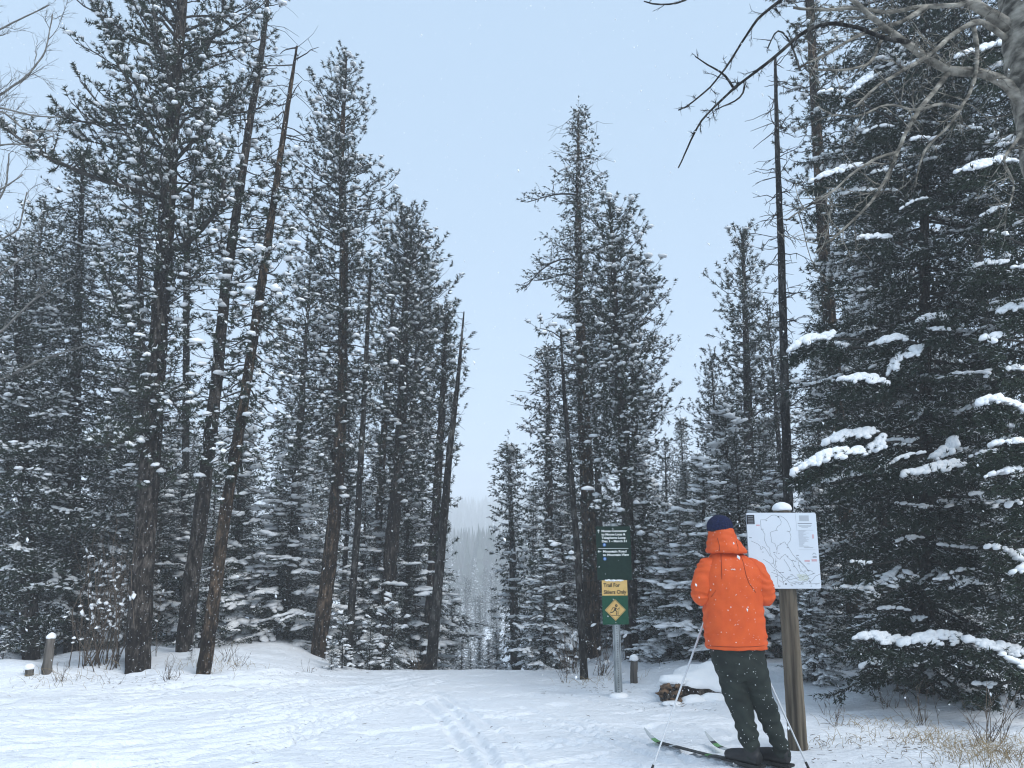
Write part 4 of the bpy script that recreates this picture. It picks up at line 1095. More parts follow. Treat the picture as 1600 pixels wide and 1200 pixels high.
# ------------------------------------------------------------------ bushes, twigs and dry grass
def bush(x, y, h, n, label, seed, spread=.35, mat=M_BUSH, group=None, snowd=0, name='bare_bush', twn=5):
    g = Geo(); r = np.random.default_rng(seed); P = []; Rr = []; base = np.array([x, y, float(H(x, y))])
    sn = Geo(); BP = []
    for k in range(n):
        d = unit(np.array([r.standard_normal() * spread, r.standard_normal() * spread, 1.])); l = h * r.uniform(.45, 1.1); t = np.linspace(0, 1, 6)[:, None]
        b = base + np.array([r.standard_normal() * h * .10, r.standard_normal() * h * .08, -.06])
        q = b + d * l * t + np.cumsum(r.standard_normal((6, 3)) * l * .02, axis=0) * (t > 0)
        P.append(q); Rr.append(np.linspace(1, .4, 6) * .0035 * (h + .6) * r.uniform(.7, 1.2))
        side_twigs(q, .0028, r, twn, h * .28, 1 if h > .7 else 0, P, Rr, .5, .5)
        if snowd:
            for q_ in range(snowd): BP.append(q[r.integers(2, 6)] + r.standard_normal(3) * .03)
    e = empty(name, base, label, 'bush', group)
    V, F = tubes(P, Rr, 3); g.add(V, F); link('stems', g.mesh('stems', [mat], origin=base), e)
    if BP:
        BP = np.array(BP); s_ = r.uniform(.012, .035, len(BP)); bake(sn, ICO1, BP, r.standard_normal(BP.shape), np.stack([s_ * 1.4, s_, s_ * .8], 1), 0)
        tag(link('snow', sn.mesh('snow', [M_SNOW], origin=base), e), None, kind='stuff')
p = hit(148, 1046); bush(p[0], p[1] + .2, 1.75, 46, 'large brown bare bush with snow blobs left of the tallest pine trunk', 60, .17, snowd=3)
p = hit(182, 1042); bush(p[0], p[1] + .5, 1.3, 22, 'smaller bare bush squeezed against the foot of the tallest left pine', 61, .2, snowd=2)
p = hit(898, 1056); bush(p[0], p[1] + .3, .75, 20, 'brown bare bush at the foot of the thin dark stem left of the trail sign', 62, .4, snowd=1)
p = hit(945, 1060); bush(p[0], p[1] + .4, .7, 16, 'bare bush between the trail sign post and the thick orange trunk', 63, .35, snowd=1)
p = hit(735, 1050); bush(p[0] - .8, 12.3, .45, 14, 'low bare bush beside the crest of the trail', 64, .5)
GB = 'small bare shrubs poking out of the snow'
for i, (px, py, h, n, lb) in enumerate([(262, 1062, .42, 11, 'spreading bare shrub between the first two left trunks'), (352, 1032, .35, 8, 'bare shrub right of the slanting orange trunk'), (96, 1062, .3, 7, 'bare shrub on the snow bank beside the old post'),
                                     (175, 1070, .22, 4, 'sprig in the snow below the big bare bush'), (480, 1050, .2, 4, 'few twigs in front of the pointed pine foot'), (880, 1066, .25, 6, 'spiky twigs in the snow left of the sign post'),
                                     (1292, 1120, .26, 5, 'bare twigs right of the wooden board post'), (1312, 1135, .3, 5, 'branched twig standing alone in the snow right of the board post'), (372, 1040, .3, 6, 'thin twigs in the snow behind the slanting orange pine'),
                                     (1390, 1108, .35, 9, 'bare shrub at the edge of the dark spruces'), (1440, 1130, .4, 12, 'brown shrub under the lowest boughs of the huge spruce'), (1545, 1160, .5, 16, 'tangled bare shrub in the lower right corner'), (1260, 1165, .14, 4, 'tiny sprig beside the foot of the wooden post')]):
    q = hit(px, py); bush(q[0], q[1], h, n, lb, 70 + i, .45, group=GB, name='bare_shrub', twn=3)
def dry_grass():
    g = Geo(); r = np.random.default_rng(90); P = []; Rr = []
    for (cx, cy, sx, n, h) in [(1490, 1165, 75, 160, .15), (1560, 1180, 60, 150, .17), (1440, 1150, 50, 70, .12), (1300, 1160, 60, 45, .12), (1380, 1135, 60, 70, .14), (330, 1045, 60, 70, .16), (100, 1064, 70, 60, .2), (930, 1066, 60, 60, .16), (700, 1046, 50, 60, .14), (1550, 1195, 80, 160, .16)]:
        c = hit(cx, min(cy, 1190)); s = sx * mpp(1150, c[1])
        for k in range(n):
            x = c[0] + r.standard_normal() * s * .7; y = c[1] + r.standard_normal() * s * .45
            b = np.array([x, y, float(H(x, y)) - .01]); l = h * r.uniform(.4, 1.3); d = unit(np.array([r.standard_normal() * .35, r.standard_normal() * .35, 1])); t = np.linspace(0, 1, 4)[:, None]
            P.append(b + d * l * t + np.array([r.standard_normal() * .4, r.standard_normal() * .4, -.35]) * l * t ** 2); Rr.append(np.array([.0022, .0020, .0015, .0006]))
    V, F = tubes(P, Rr, 3); g.add(V, F)
    tag(link('dry_grass', g.mesh('dry_grass', [M_GRASS])), 'dry straw-coloured grass blades poking through the snow', kind='stuff')
dry_grass()

# ------------------------------------------------------------------ posts, stumps, log
M_WOOD = mat_noise('weathered_wood', (.040, .032, .024), (.17, .14, .10), 26, .9, (1, 1, .045), bump=1, bscale=40, bdist=.02, c3=(.24, .21, .16), detail=9, p=(.36, .62))
M_WOODG = mat_noise('grey_old_wood', (.04, .035, .03), (.15, .135, .12), 26, .9, (1, 1, .08), bump=1, bscale=40, bdist=.02)
M_CUT = mat_noise('broken_wood', (.04, .028, .02), (.22, .135, .08), 18, .9, bump=1, bscale=30, bdist=.02)
def lump(name, c, sx, sy, sz, seed, parent=None, amp=.12, rz=0, sub=4):
    V, F = ico(sub, 0, 0); r = np.random.default_rng(seed)
    V = V * (1 + amp * fbm(V[:, 0] * 1.6 + seed, V[:, 1] * 1.6 + V[:, 2] * 1.3, 3))[:, None]
    V = V * np.array([sx, sy, sz]); a = np.array([[math.cos(rz), -math.sin(rz), 0], [math.sin(rz), math.cos(rz), 0], [0, 0, 1]])
    V = V @ a.T; g = Geo(); g.add(V, F)
    loc = np.array(c, float) - (np.array(parent.location) if parent is not None else 0)
    return link(name, g.mesh(name, [M_SNOW]), parent, loc)
def stump(px0, py0, px1, py1, wpx, Y, label, cap, lean=0, name='old_post'):
    b = at(px0, py0, Y); tp = at(px1, py1, Y); gz = float(H(b[0], Y)); b[2] = gz
    e = empty(name, b, label, 'post')
    w = wpx * mpp(py1, Y) / 2
    V, F = tubes([smooth_path([b + [0, 0, -.15], b * .5 + tp * .5, tp], 9)], [np.linspace(w * 1.12, w, 9)], 12, .06); g = Geo(); g.add(V, F)
    link('stem', g.mesh('stem', [M_WOODG], origin=b), e)
    lump('snow_cap', tp + np.array([0, 0, .0]), w * cap, w * cap, w * cap * .95, int(px0), e, .2)
stump(72, 1052, 80, 996, 13, hit(72, 1052)[1], 'short leaning grey post with a snow cap at the left edge of the forest', 1.1)
stump(46, 1052, 46, 1044, 12, hit(46, 1056)[1], 'tiny cut stump with a snow hat left of the leaning grey post', 1.25, name='stump')
stump(990, 1062, 991, 1030, 11, hit(990, 1066)[1], 'short snow-capped stump right of the trail sign post', 1.3, name='stump')

c0 = hit(1040, 1094); c1 = hit(1136, 1094); c1[1] += .15
e = empty('fallen_log', c0, 'fallen log buried under a thick snow pillow with its broken end showing', 'log')
yy_ = c0[1] + .15
lg = [np.array([c0[0] - .04, yy_ - .16, c0[2] + .055]), np.array([c0[0] + .5, yy_ - .05, c0[2] + .035]), np.array([c0[0] + 1.2, yy_ + .1, c0[2] + .05])]
V, F = tubes([smooth_path(lg, 14)], [np.linspace(.085, .085, 14)], 14, .14); g = Geo(); g.add(V, F); link('log', g.mesh('log', [M_BARK], origin=c0), e)
g = Geo(); r = np.random.default_rng(8); P = []; Rr = []
for k in range(34):
    a = r.uniform(0, 6.28); rr = r.uniform(.0, .12)
    b = lg[0] + np.array([r.uniform(.04, .22), rr * math.cos(a), rr * math.sin(a)]); l = r.uniform(.04, .15)
    P.append(b + np.array([-1, r.uniform(-.5, .1), r.uniform(-.4, .35)]) * l * np.linspace(0, 1, 4)[:, None] + r.standard_normal((4, 3)) * .008); Rr.append(np.array([.034, .030, .022, .010]) * r.uniform(.5, 1.2))
V, F = tubes(P, Rr, 6, .18, r); g.add(V, F); link('broken_end', g.mesh('broken_end', [M_CUT], origin=c0), e)
lump('snow_cap', np.array([c0[0] + .62, yy_ + .24, c0[2] + .10]), .60, .34, .22, 4, e, .35, .14)
lump('snow_cap', np.array([c0[0] + .16, yy_ + .0, c0[2] + .17]), .20, .15, .07, 5, e, .3)
for k, (dx, dy, sx, sz) in enumerate([(.30, -.20, .16, .07), (.55, -.16, .20, .085), (.82, -.12, .2, .09), (.04, -.30, .12, .035)]):
    lump('snow_drift', np.array([c0[0] + dx, yy_ + dy, c0[2] - .01]), sx, .10, sz, 20 + k, e, .3, .1)
def litter():
    """bits of bark, needles and twigs blown onto the snow under the trees"""
    g = Geo(); r = np.random.default_rng(91); P = []; Rr = []
    for (cx, cy, sx, sy, n) in [(230, 1058, 150, 10, 70), (500, 1042, 90, 8, 30), (925, 1070, 60, 10, 40), (1060, 1100, 60, 8, 30), (1450, 1150, 120, 22, 150), (1300, 1150, 60, 25, 40), (700, 1120, 350, 50, 40)]:
        for k in range(n):
            q = hit(cx + r.standard_normal() * sx * .6, min(1196, cy + abs(r.standard_normal()) * sy)); a = r.uniform(0, 6.28); l = r.uniform(.01, .06)
            c = q + np.array([0, 0, .012]); d = np.array([math.cos(a), math.sin(a), r.uniform(-.05, .25)]) * l
            P.append([c, c + d * .5 + r.standard_normal(3) * .002, c + d]); w = r.uniform(.0008, .003); Rr.append([w, w, w * .6])
    V, F = tubes(P, Rr, 3); g.add(V, F)
    tag(link('forest_litter', g.mesh('forest_litter', [M_BUSH])), 'scattered bits of twig and bark lying on the snow under the trees', kind='stuff')
litter()
# ------------------------------------------------------------------ small shape helpers
def box(g, c, s, m=0, rot=None):
    V = np.array([[x, y, z] for x in (-.5, .5) for y in (-.5, .5) for z in (-.5, .5)]) * np.array(s)
    if rot is not None: V = V @ np.array(rot).T
    V = V + np.array(c)
    F = [(0, 1, 3), (0, 3, 2), (4, 6, 7), (4, 7, 5), (0, 4, 5), (0, 5, 1), (2, 3, 7), (2, 7, 6), (0, 2, 6), (0, 6, 4), (1, 5, 7), (1, 7, 3)]
    g.add(V, F, m)
def plate(name, w, h, th, rad, mat, parent, loc, rz45=False):
    """flat board in the local xz plane, front towards -y, rounded corners"""
    pts = []
    for cx, cz, a0 in ((w / 2 - rad, h / 2 - rad, 0), (-w / 2 + rad, h / 2 - rad, 90), (-w / 2 + rad, -h / 2 + rad, 180), (w / 2 - rad, -h / 2 + rad, 270)):
        for k in range(5):
            a = R(a0 + k * 22.5); pts.append((cx + rad * math.cos(a), cz + rad * math.sin(a)))
    if rz45: pts = [((x - z) * .7071, (x + z) * .7071) for x, z in pts]
    n = len(pts); V = [(x, -th / 2, z) for x, z in pts] + [(x, th / 2, z) for x, z in pts] + [(0, -th / 2, 0), (0, th / 2, 0)]
    F = []
    for i in range(n):
        j = (i + 1) % n
        F += [(2 * n, i, j), (2 * n + 1, n + j, n + i), (i, n + i, n + j), (i, n + j, j)]
    g = Geo(); g.add(V, F)
    return link(name, g.mesh(name, [mat], smooth=False), parent, loc)
def strokes(name, lines, w, mat, parent, loc, th=.0008):
    """printed strokes in the local xz plane: each line a thin ribbon facing -y"""
    g = Geo()
    for l in lines:
        ww = w
        if isinstance(l, tuple): l, ww = l
        p = np.array(l, float); T = np.gradient(p, axis=0); T /= np.linalg.norm(T, axis=1, keepdims=True) + 1e-9
        Nn = np.stack([-T[:, 1], T[:, 0]], 1) * ww / 2
        a = p + Nn; b = p - Nn; n = len(p)
        V = [(x, 0, z) for x, z in a] + [(x, 0, z) for x, z in b]
        F = []
        for i in range(n - 1): F += [(i, i + 1, n + i + 1), (i, n + i + 1, n + i)]
        g.add(V, F)
    return link(name, g.mesh(name, [mat], smooth=False), parent, loc)
def lettering(txt, size, mat, parent, loc, width=None, align='LEFT', bold=.0, name='lettering', space=1.0):
    cu = bpy.data.curves.new(name, 'FONT'); cu.body = txt; cu.size = size; cu.align_x = align; cu.offset = bold; cu.space_line = space
    cu.resolution_u = 3
    o = bpy.data.objects.new(name, cu); COL.objects.link(o)
    dg = bpy.context.evaluated_depsgraph_get()
    me = bpy.data.meshes.new_from_object(o.evaluated_get(dg)); bpy.data.objects.remove(o); bpy.data.curves.remove(cu)
    n = len(me.vertices); co = np.zeros(n * 3, np.float32); me.vertices.foreach_get('co', co); co = co.reshape(-1, 3)
    if width: 
        x0 = co[:, 0].min() if align == 'LEFT' else 0
        wn = co[:, 0].max() - co[:, 0].min(); co[:, 0] = x0 + (co[:, 0] - x0) * width / wn
    out = np.stack([co[:, 0], np.zeros(n), co[:, 1]], 1).astype(np.float32)
    me.vertices.foreach_set('co', out.ravel()); me.materials.clear(); me.materials.append(mat); me.update()
    return link(name, me, parent, loc)

# ------------------------------------------------------------------ trail sign on a steel channel post
M_GREEN = mat_noise('sign_green_dark', (.004, .020, .015), (.008, .028, .020), 30, .6, spec=.15)
M_GREEN2 = mat_noise('sign_green', (.008, .065, .036), (.012, .08, .045), 30, .6, spec=.15)
M_YEL = mat_noise('sign_yellow', (.62, .40, .13), (.68, .45, .16), 20, .5, spec=.4)
M_WHITE = mat_flat('sign_white', (.75, .76, .74), .5)
M_BLACK = mat_flat('sign_black', (.015, .013, .012), .5)
M_BLUE = mat_flat('sign_blue', (.02, .16, .50), .5)
M_STEEL = mat_noise('galvanised_steel', (.24, .27, .28), (.42, .45, .46), 25, .45, (1, 1, .3), spec=.5)
M_STEEL.node_tree.nodes['Principled BSDF'].inputs['Metallic'].default_value = .55
b = hit(967, 1089); YS = b[1]
sg = empty('trail_sign', b, 'green trail signs and yellow skiers-only panel on a perforated steel post', 'sign')
tl, tr_, br_ = at(931, 822, YS), at(984, 824, YS), at(986, 905, YS)
upx = (at(958, 822, YS) - at(967, 1089, YS)); upx = unit(upx)          # the post leans a touch
sg.rotation_euler[1] = math.atan2(upx[0], upx[2])
mS = mpp(900, YS)
def sgl(px, py): 
    v = at(px, py, YS) - b; a = sg.rotation_euler[1]
    return np.array([v[0] * math.cos(a) - v[2] * math.sin(a), 0, v[0] * math.sin(a) + v[2] * math.cos(a)])
# channel post: web with two bent flanges, pierced by a column of holes
top = sgl(960, 818)[2]
prof_ = [(-.045, .012), (-.033, .012), (-.020, -.022), (.020, -.022), (.033, .012), (.045, .012), (.045, .016), (.030, .016), (.018, -.018), (-.018, -.018), (-.030, .016), (-.045, .016)]
V = []; F = []
for z in (-.3, top):
    for x, y in prof_: V.append((x, y, z))
n = len(prof_)
for i in range(n):
    j = (i + 1) % n; F += [(i, j, n + j), (i, n + j, n + i)]
for k in (0, 1):
    o = k * n
    for q in ((0, 1, 10, 11), (1, 2, 9, 10), (2, 3, 8, 9), (3, 4, 7, 8), (4, 5, 6, 7)):
        F += [(o + q[0], o + q[1], o + q[2]), (o + q[0], o + q[2], o + q[3])]
g = Geo(); g.add(V, F); post_ = link('channel_post', g.mesh('channel_post', [M_STEEL], smooth=False), sg)
g = Geo()
zz = .03
while zz < top - .75:
    a = np.linspace(0, 6.283, 9)[:-1]
    g.add([(0, -.0235, zz)] + [(.005 * math.cos(q), -.0235, zz + .006 * math.sin(q)) for q in a], [(0, 1 + (i + 1) % 8, 1 + i) for i in range(8)]); zz += .0254
tag(link('punched_holes', g.mesh('punched_holes', [M_BLACK], smooth=False), post_), None, kind='stuff')
# upper dark green board
c = sgl(958.5, 864); w_ = 54 * mS; h_ = 82 * mpp(865, YS)
bd = plate('upper_board', w_, h_, .004, .012, M_GREEN, sg, (c[0], -.030, c[2])); bd['label'] = 'dark green board with two trail directions'
x0 = -w_ / 2; z0_ = h_ / 2
tx = x0 + w_ * .16
lettering('Moose Connector', .036, M_WHITE, bd, (tx, -.0026, z0_ - .066), w_ * .74, bold=.0013)
lettering('to Moose Loop &', .036, M_WHITE, bd, (tx, -.0026, z0_ - .105), w_ * .70, bold=.0013)
lettering('Telephone Loop', .036, M_WHITE, bd, (tx, -.0026, z0_ - .144), w_ * .70, bold=.0013)
lettering('Dec 1 - March 31', .036, M_WHITE, bd, (tx, -.0026, z0_ - .183), w_ * .72, bold=.0013)
lettering('Mountain Road', .036, M_WHITE, bd, (tx + .01, -.0026, z0_ - .300), w_ * .68, bold=.0013)
lettering('to Mountain View', .036, M_WHITE, bd, (tx + .01, -.0026, z0_ - .339), w_ * .76, bold=.0013)
strokes('dividing_line', [[(x0 + .02, z0_ - .255), (-x0 - .03, z0_ - .255)]], .004, M_WHITE, bd, (0, -.0026, 0))
strokes('up_arrow', [[(x0 + .03, z0_ - .078), (x0 + .03, z0_ - .04)], [(x0 + .016, z0_ - .055), (x0 + .03, z0_ - .038), (x0 + .044, z0_ - .055)]], .006, M_WHITE, bd, (0, -.0026, 0))
strokes('left_arrow', [[(x0 + .016, z0_ - .288), (x0 + .056, z0_ - .288)], [(x0 + .032, z0_ - .274), (x0 + .016, z0_ - .288), (x0 + .032, z0_ - .302)]], .006, M_WHITE, bd, (0, -.0026, 0))
def disc(name, r0, mat, parent, loc):
    a = np.linspace(0, 2 * math.pi, 17)[:-1]; g = Geo(); g.add([(0, 0, 0)] + [(r0 * math.cos(q), 0, r0 * math.sin(q)) for q in a], [(0, 1 + (i + 1) % 16, 1 + i) for i in range(16)])
    return link(name, g.mesh(name, [mat], smooth=False), parent, loc)
def skier_mark(parent, loc, s, mat, name='skier_symbol'):
    """little cross-country skier in strokes, s = height"""
    L = [([(.02, .20), (-.04, -.02)], .15), ([(-.03, .0), (.13, -.13), (.10, -.40)], .085), ([(-.05, .0), (-.20, -.16), (-.42, -.22)], .08), ([(.03, .18), (.18, .04), (.32, .14)], .06), ([(.0, .18), (-.20, .20), (-.30, .04)], .06),
         ([(.36, .22), (.22, -.44)], .025), ([(-.32, .05), (-.46, -.28)], .025), ([(-.36, -.46), (.36, -.44)], .04), ([(.36, -.44), (.42, -.40)], .035)]
    hd = [([(.09 + .075 * math.cos(a), .36 + .075 * math.sin(a)) for a in np.linspace(0, 2 * math.pi, 10)], .09)]
    return strokes(name, [([(x * s, z * s) for x, z in l], w * s) for l, w in L + hd], .01, mat, parent, loc)
for dz in (.213, .372):
    o = disc('blue_disc', .019, M_BLUE, bd, (tx + .03, -.0026, z0_ - dz)); skier_mark(o, (0, -.0008, 0), .030, M_WHITE)
# lower panel: yellow strip over green with a yellow diamond
c = sgl(960.5, 941); w2 = 40 * mS; h2 = 66 * mpp(941, YS)
lp = plate('lower_panel', w2, h2, .004, .008, M_GREEN2, sg, (c[0], -.030, c[2])); lp['label'] = 'green panel with a diamond ski symbol'
hy = 23 * mpp(920, YS)
ys_ = plate('yellow_strip', w2 * .985, hy, .003, .004, M_YEL, sg, (c[0], -.0345, c[2] + h2 / 2 - hy / 2 + .004)); ys_['label'] = 'yellow strip reading Trail For Skiers Only'
lettering('Trail For', .058, M_BLACK, ys_, (-w2 * .43, -.0022, hy * .07), w2 * .64, bold=.0018)
lettering('Skiers Only', .058, M_BLACK, ys_, (-w2 * .43, -.0022, -hy * .38), w2 * .88, bold=.0018)
dm = plate('diamond', w2 * .57, w2 * .57, .003, .008, M_YEL, sg, (c[0], -.0345, c[2] - h2 * .17), rz45=True)
q_ = w2 * .57 * .70; strokes('diamond_border', [[(0, q_ * .92), (q_ * .92, 0), (0, -q_ * .92), (-q_ * .92, 0), (0, q_ * .92)]], .004, M_BLACK, dm, (0, -.0022, 0))
skier_mark(dm, (0, -.0022, 0), .135, M_BLACK)
for (zz, xx) in ((c[2] - h2 / 2 + .02, c[0]), (sgl(958, 826)[2], c[0])):
    g = Geo(); V, F = ico(2); g.add(V * .008, F); link('bolt', g.mesh('bolt', [M_STEEL]), sg, (xx, -.034, zz))
lump('snow_cap', b + np.array([0, 0, .0]), .11, .09, .05, 3, None).name = 'snow_heap'
o = bpy.data.objects['snow_heap']; tag(o, 'little heap of snow around the foot of the trail sign post', 'snow')
tp = sgl(960, 906)
g = Geo(); r = np.random.default_rng(4); BP = np.array([(c[0] + x_, -.03, tp[2] - .012 + r.uniform(0, .006)) for x_ in np.linspace(-.10, .10, 12)]); s_ = r.uniform(.008, .02, 12)
bake(g, ICO1, BP, np.tile([1., 0, 0], (12, 1)), np.stack([s_ * 1.3, s_, s_], 1), 0); tag(link('snow_edging', g.mesh('snow_edging', [M_SNOW]), sg), None, kind='stuff')

# ------------------------------------------------------------------ map board on a wooden post
b = hit(1247, 1170); YM = b[1]
mb = empty('map_board', b, 'white trail map board on a weathered wooden post with a round snow cap', 'sign')
tz = at(1222, 796, YM)[2] - b[2]; wp = 28 * mpp(1000, YM) / 2
tx_ = at(1222, 796, YM)[0] - b[0]
V, F = tubes([smooth_path([(0, 0, -.3), (tx_ * .5, 0, tz * .5), (tx_, 0, tz)], 40)], [np.linspace(wp * 1.03, wp * .92, 40)], 22, .012); g = Geo(); g.add(V, F)
link('post', g.mesh('post', [M_WOOD]), mb)
o = lump('snow_cap', b + np.array([tx_, 0, tz + .002]), wp * 1.08, wp * 1.05, .058, 6, mb, .10)
M_PANEL = mat_noise('white_panel', (.66, .72, .78), (.72, .77, .82), 3, .35, spec=.5)
M_PEDGE = mat_flat('panel_edge', (.30, .33, .36), .4)
M_MLINE = mat_flat('map_line', (.10, .11, .12), .6); M_MTXT = mat_flat('map_grey_print', (.22, .24, .26), .6)
M_PINK = mat_flat('map_pink', (.62, .40, .42), .6); M_MGRN = mat_flat('map_green', (.42, .46, .20), .6); M_DK = mat_flat('map_black', (.02, .02, .025), .5)
ct = at(1224, 860, YM - .09); pw = 109.5 * mpp(860, YM - .09); ph = 115.5 * mpp(860, YM - .09) * 1.0
pn = plate('panel', pw, ph, .006, .014, M_PANEL, mb, ct - b); plate('panel_back', pw + .006, ph + .006, .006, .016, M_PEDGE, mb, ct - b + np.array([0, .0063, 0]))
def uv(zx, zy): return ((zx - 140) / 885 - .5) * pw, (.5 - (zy - 185) / 920) * ph
def ml(l): return [uv(a, b_) for a, b_ in l]
def wig(l, seed, amp=3.0):
    r = np.random.default_rng(seed); p = resample(l, max(4, len(l) * 5)); p[1:-1] += r.standard_normal((len(p) - 2, 2)) * amp * .5
    return ml(p)
lines = [[(500, 210), (540, 225), (580, 222), (620, 250), (655, 285), (680, 350), (692, 390), (675, 420), (690, 470), (680, 520), (640, 570), (630, 585)], [(500, 210), (460, 215), (400, 255), (370, 272), (318, 268), (315, 330), (316, 385), (335, 400), (362, 450), (350, 520), (372, 580), (410, 620), (412, 700), (450, 750), (445, 800), (470, 860)],
         [(550, 235), (578, 290), (570, 330), (530, 350), (500, 400), (430, 425), (440, 550), (480, 560), (500, 640), (495, 690)], [(640, 410), (680, 412)], [(500, 640), (510, 590), (560, 565), (600, 540), (632, 580), (655, 620), (700, 700), (745, 750), (800, 800), (840, 850), (880, 900)],
         [(180, 530), (250, 560), (290, 590), (300, 640), (340, 600), (390, 680), (410, 720)], [(465, 690), (500, 740), (530, 750), (560, 720), (600, 690), (640, 740), (690, 780), (700, 820), (740, 880), (770, 930)],
         [(320, 750), (400, 800), (440, 850), (470, 870), (500, 900), (540, 940), (580, 980), (640, 1000), (720, 980), (800, 960), (900, 940), (960, 920)], [(580, 750), (610, 800), (640, 850), (660, 900)], [(470, 870), (490, 950), (480, 1050), (500, 1090)],
         [(500, 1000), (540, 1030), (600, 1000), (640, 1040), (700, 1020), (780, 1040), (860, 1010), (920, 1050), (1010, 1040)], [(870, 1050), (920, 1000), (960, 960), (1020, 930)], [(740, 720), (780, 770), (830, 820), (870, 880), (930, 900)], [(410, 910), (470, 930), (540, 970), (560, 1060)], [(640, 1060), (720, 1030), (760, 1060), (820, 1000), (900, 980)],
         [(600, 1000), (620, 960), (690, 950), (740, 1000)], [(480, 740), (470, 800), (480, 850)], [(760, 780), (770, 850), (800, 900), (850, 930), (900, 1060)]]
strokes('trail_lines', [wig(l, k) for k, l in enumerate(lines)], .0022, M_MLINE, pn, (0, -.0034, 0))
r = np.random.default_rng(12); tb = []
for (a, b_) in [(390, 280), (515, 400), (660, 412), (335, 385), (175, 490), (550, 565), (320, 600), (320, 665), (465, 670), (520, 680), (640, 612), (755, 705), (630, 715), (720, 775), (780, 775), (690, 765), (480, 775), (430, 800), (700, 838), (765, 830), (810, 845), (450, 890), (520, 910), (555, 912), (645, 885), (665, 938), (780, 895), (835, 895), (880, 890), (885, 808), (940, 920), (470, 960), (540, 975), (625, 975), (585, 1050), (700, 1050), (790, 1050), (885, 1015), (965, 1060), (850, 1040), (900, 1075), (740, 750), (660, 1070), (500, 1075)]:
    ln = r.uniform(16, 34); tb.append((ml([(a - ln / 2, b_), (a + ln / 2, b_)]), .0042 * r.uniform(.7, 1.3)))
strokes('place_names', tb, .004, M_MTXT, pn, (0, -.0037, 0))
tb = []
for k in range(22):
    yv = 405 + k * 9.3; tb.append((ml([(785, yv), (785 + r.uniform(50, 140), yv)]), .0014))
for (yv, xa, xb, w9) in [(315, 785, 965, .0055), (340, 790, 960, .002), (352, 800, 950, .002), (365, 830, 915, .002), (398, 765, 980, .0012), (612, 845, 960, .003), (638, 775, 985, .0012)]: tb.append((ml([(xa, yv), (xb, yv)]), w9))
for yv in (222, 234, 246, 258, 270, 282): tb.append((ml([(808, yv), (932, yv)]), .0035))
for yv in (716, 724, 732): tb.append((ml([(945, yv), (995, yv)]), .003))
tb.append((ml([(762, 190), (770, 400)]), .0012)); tb.append((ml([(945, 695), (965, 675), (992, 695)]), .004))
strokes('small_print', tb, .002, M_MTXT, pn, (0, -.0037, 0))
strokes('pink_notes', [(ml([(255, 338), (302, 338)]), .012), (ml([(838, 772), (905, 772)]), .014), (ml([(928, 765), (995, 765)]), .018), (ml([(968, 450), (968, 500)]), .014)], .01, M_PINK, pn, (0, -.0034, 0))
strokes('green_hatching', [wig([(730 + 14 * k, 935), (760 + 14 * k, 975), (745 + 13 * k, 1010)], 60 + k, 8) for k in range(9)], .002, M_MGRN, pn, (0, -.0035, 0))
bx0, bz0 = uv(190, 267)
nb_ = plate('black_notice', pw * .112, ph * .125, .001, .001, M_DK, pn, (bx0, -.0036, bz0))
strokes('notice_print', [([(-.022, z), (.022, z)], .005) for z in (.024, .010, -.004, -.018, -.029)], .004, M_MTXT, nb_, (0, -.0008, 0))
for (a, b_) in ((545, 232), (585, 1050)):
    u_, v_ = uv(a, b_); disc('place_dot', .007, M_MLINE, pn, (u_, -.0038, v_))
# ------------------------------------------------------------------ the skier
PY_ = 5.76
def B(px, py, d=0.0): 
    v = at(px, py, PY_); return np.array([v[0], PY_ + d, v[2]])
KP = mpp(950, PY_)
def rings(C, RX, RY, n=36, pw=2.3, m=40):
    """closed loft of flat superellipse rings"""
    C = np.array(C, float); A = np.c_[C, np.array(RX, float), np.array(RY, float)]
    q = smooth_path(A, m) if m else A
    a = np.linspace(0, 2 * np.pi, n, endpoint=False); ca = np.sign(np.cos(a)) * abs(np.cos(a)) ** (2 / pw); sa = np.sign(np.sin(a)) * abs(np.sin(a)) ** (2 / pw)
    V = np.stack([q[:, None, 0] + q[:, None, 3] * ca, q[:, None, 1] + q[:, None, 4] * sa, np.repeat(q[:, 2:3], n, 1)], -1).reshape(-1, 3)
    m_ = len(q); F = []
    for i in range(m_ - 1):
        for j in range(n):
            k = (j + 1) % n; F += [(i * n + j, i * n + k, (i + 1) * n + k), (i * n + j, (i + 1) * n + k, (i + 1) * n + j)]
    V = np.vstack([V, q[0, :3], q[-1, :3]]); b = len(V) - 2
    for j in range(n):
        k = (j + 1) % n; F += [(b, k, j), (b + 1, (m_ - 1) * n + j, (m_ - 1) * n + k)]
    return V, F
def ball(g, c, s, rot=None, sub=3):
    import bmesh
    bm = bmesh.new(); bmesh.ops.create_icosphere(bm, subdivisions=sub, radius=1); V = np.array([v.co[:] for v in bm.verts]); F = [[v.index for v in f.verts] for f in bm.faces]; bm.free()
    V = V * np.array(s)
    if rot is not None: V = V @ np.array(rot).T
    g.add(V + np.array(c), F)
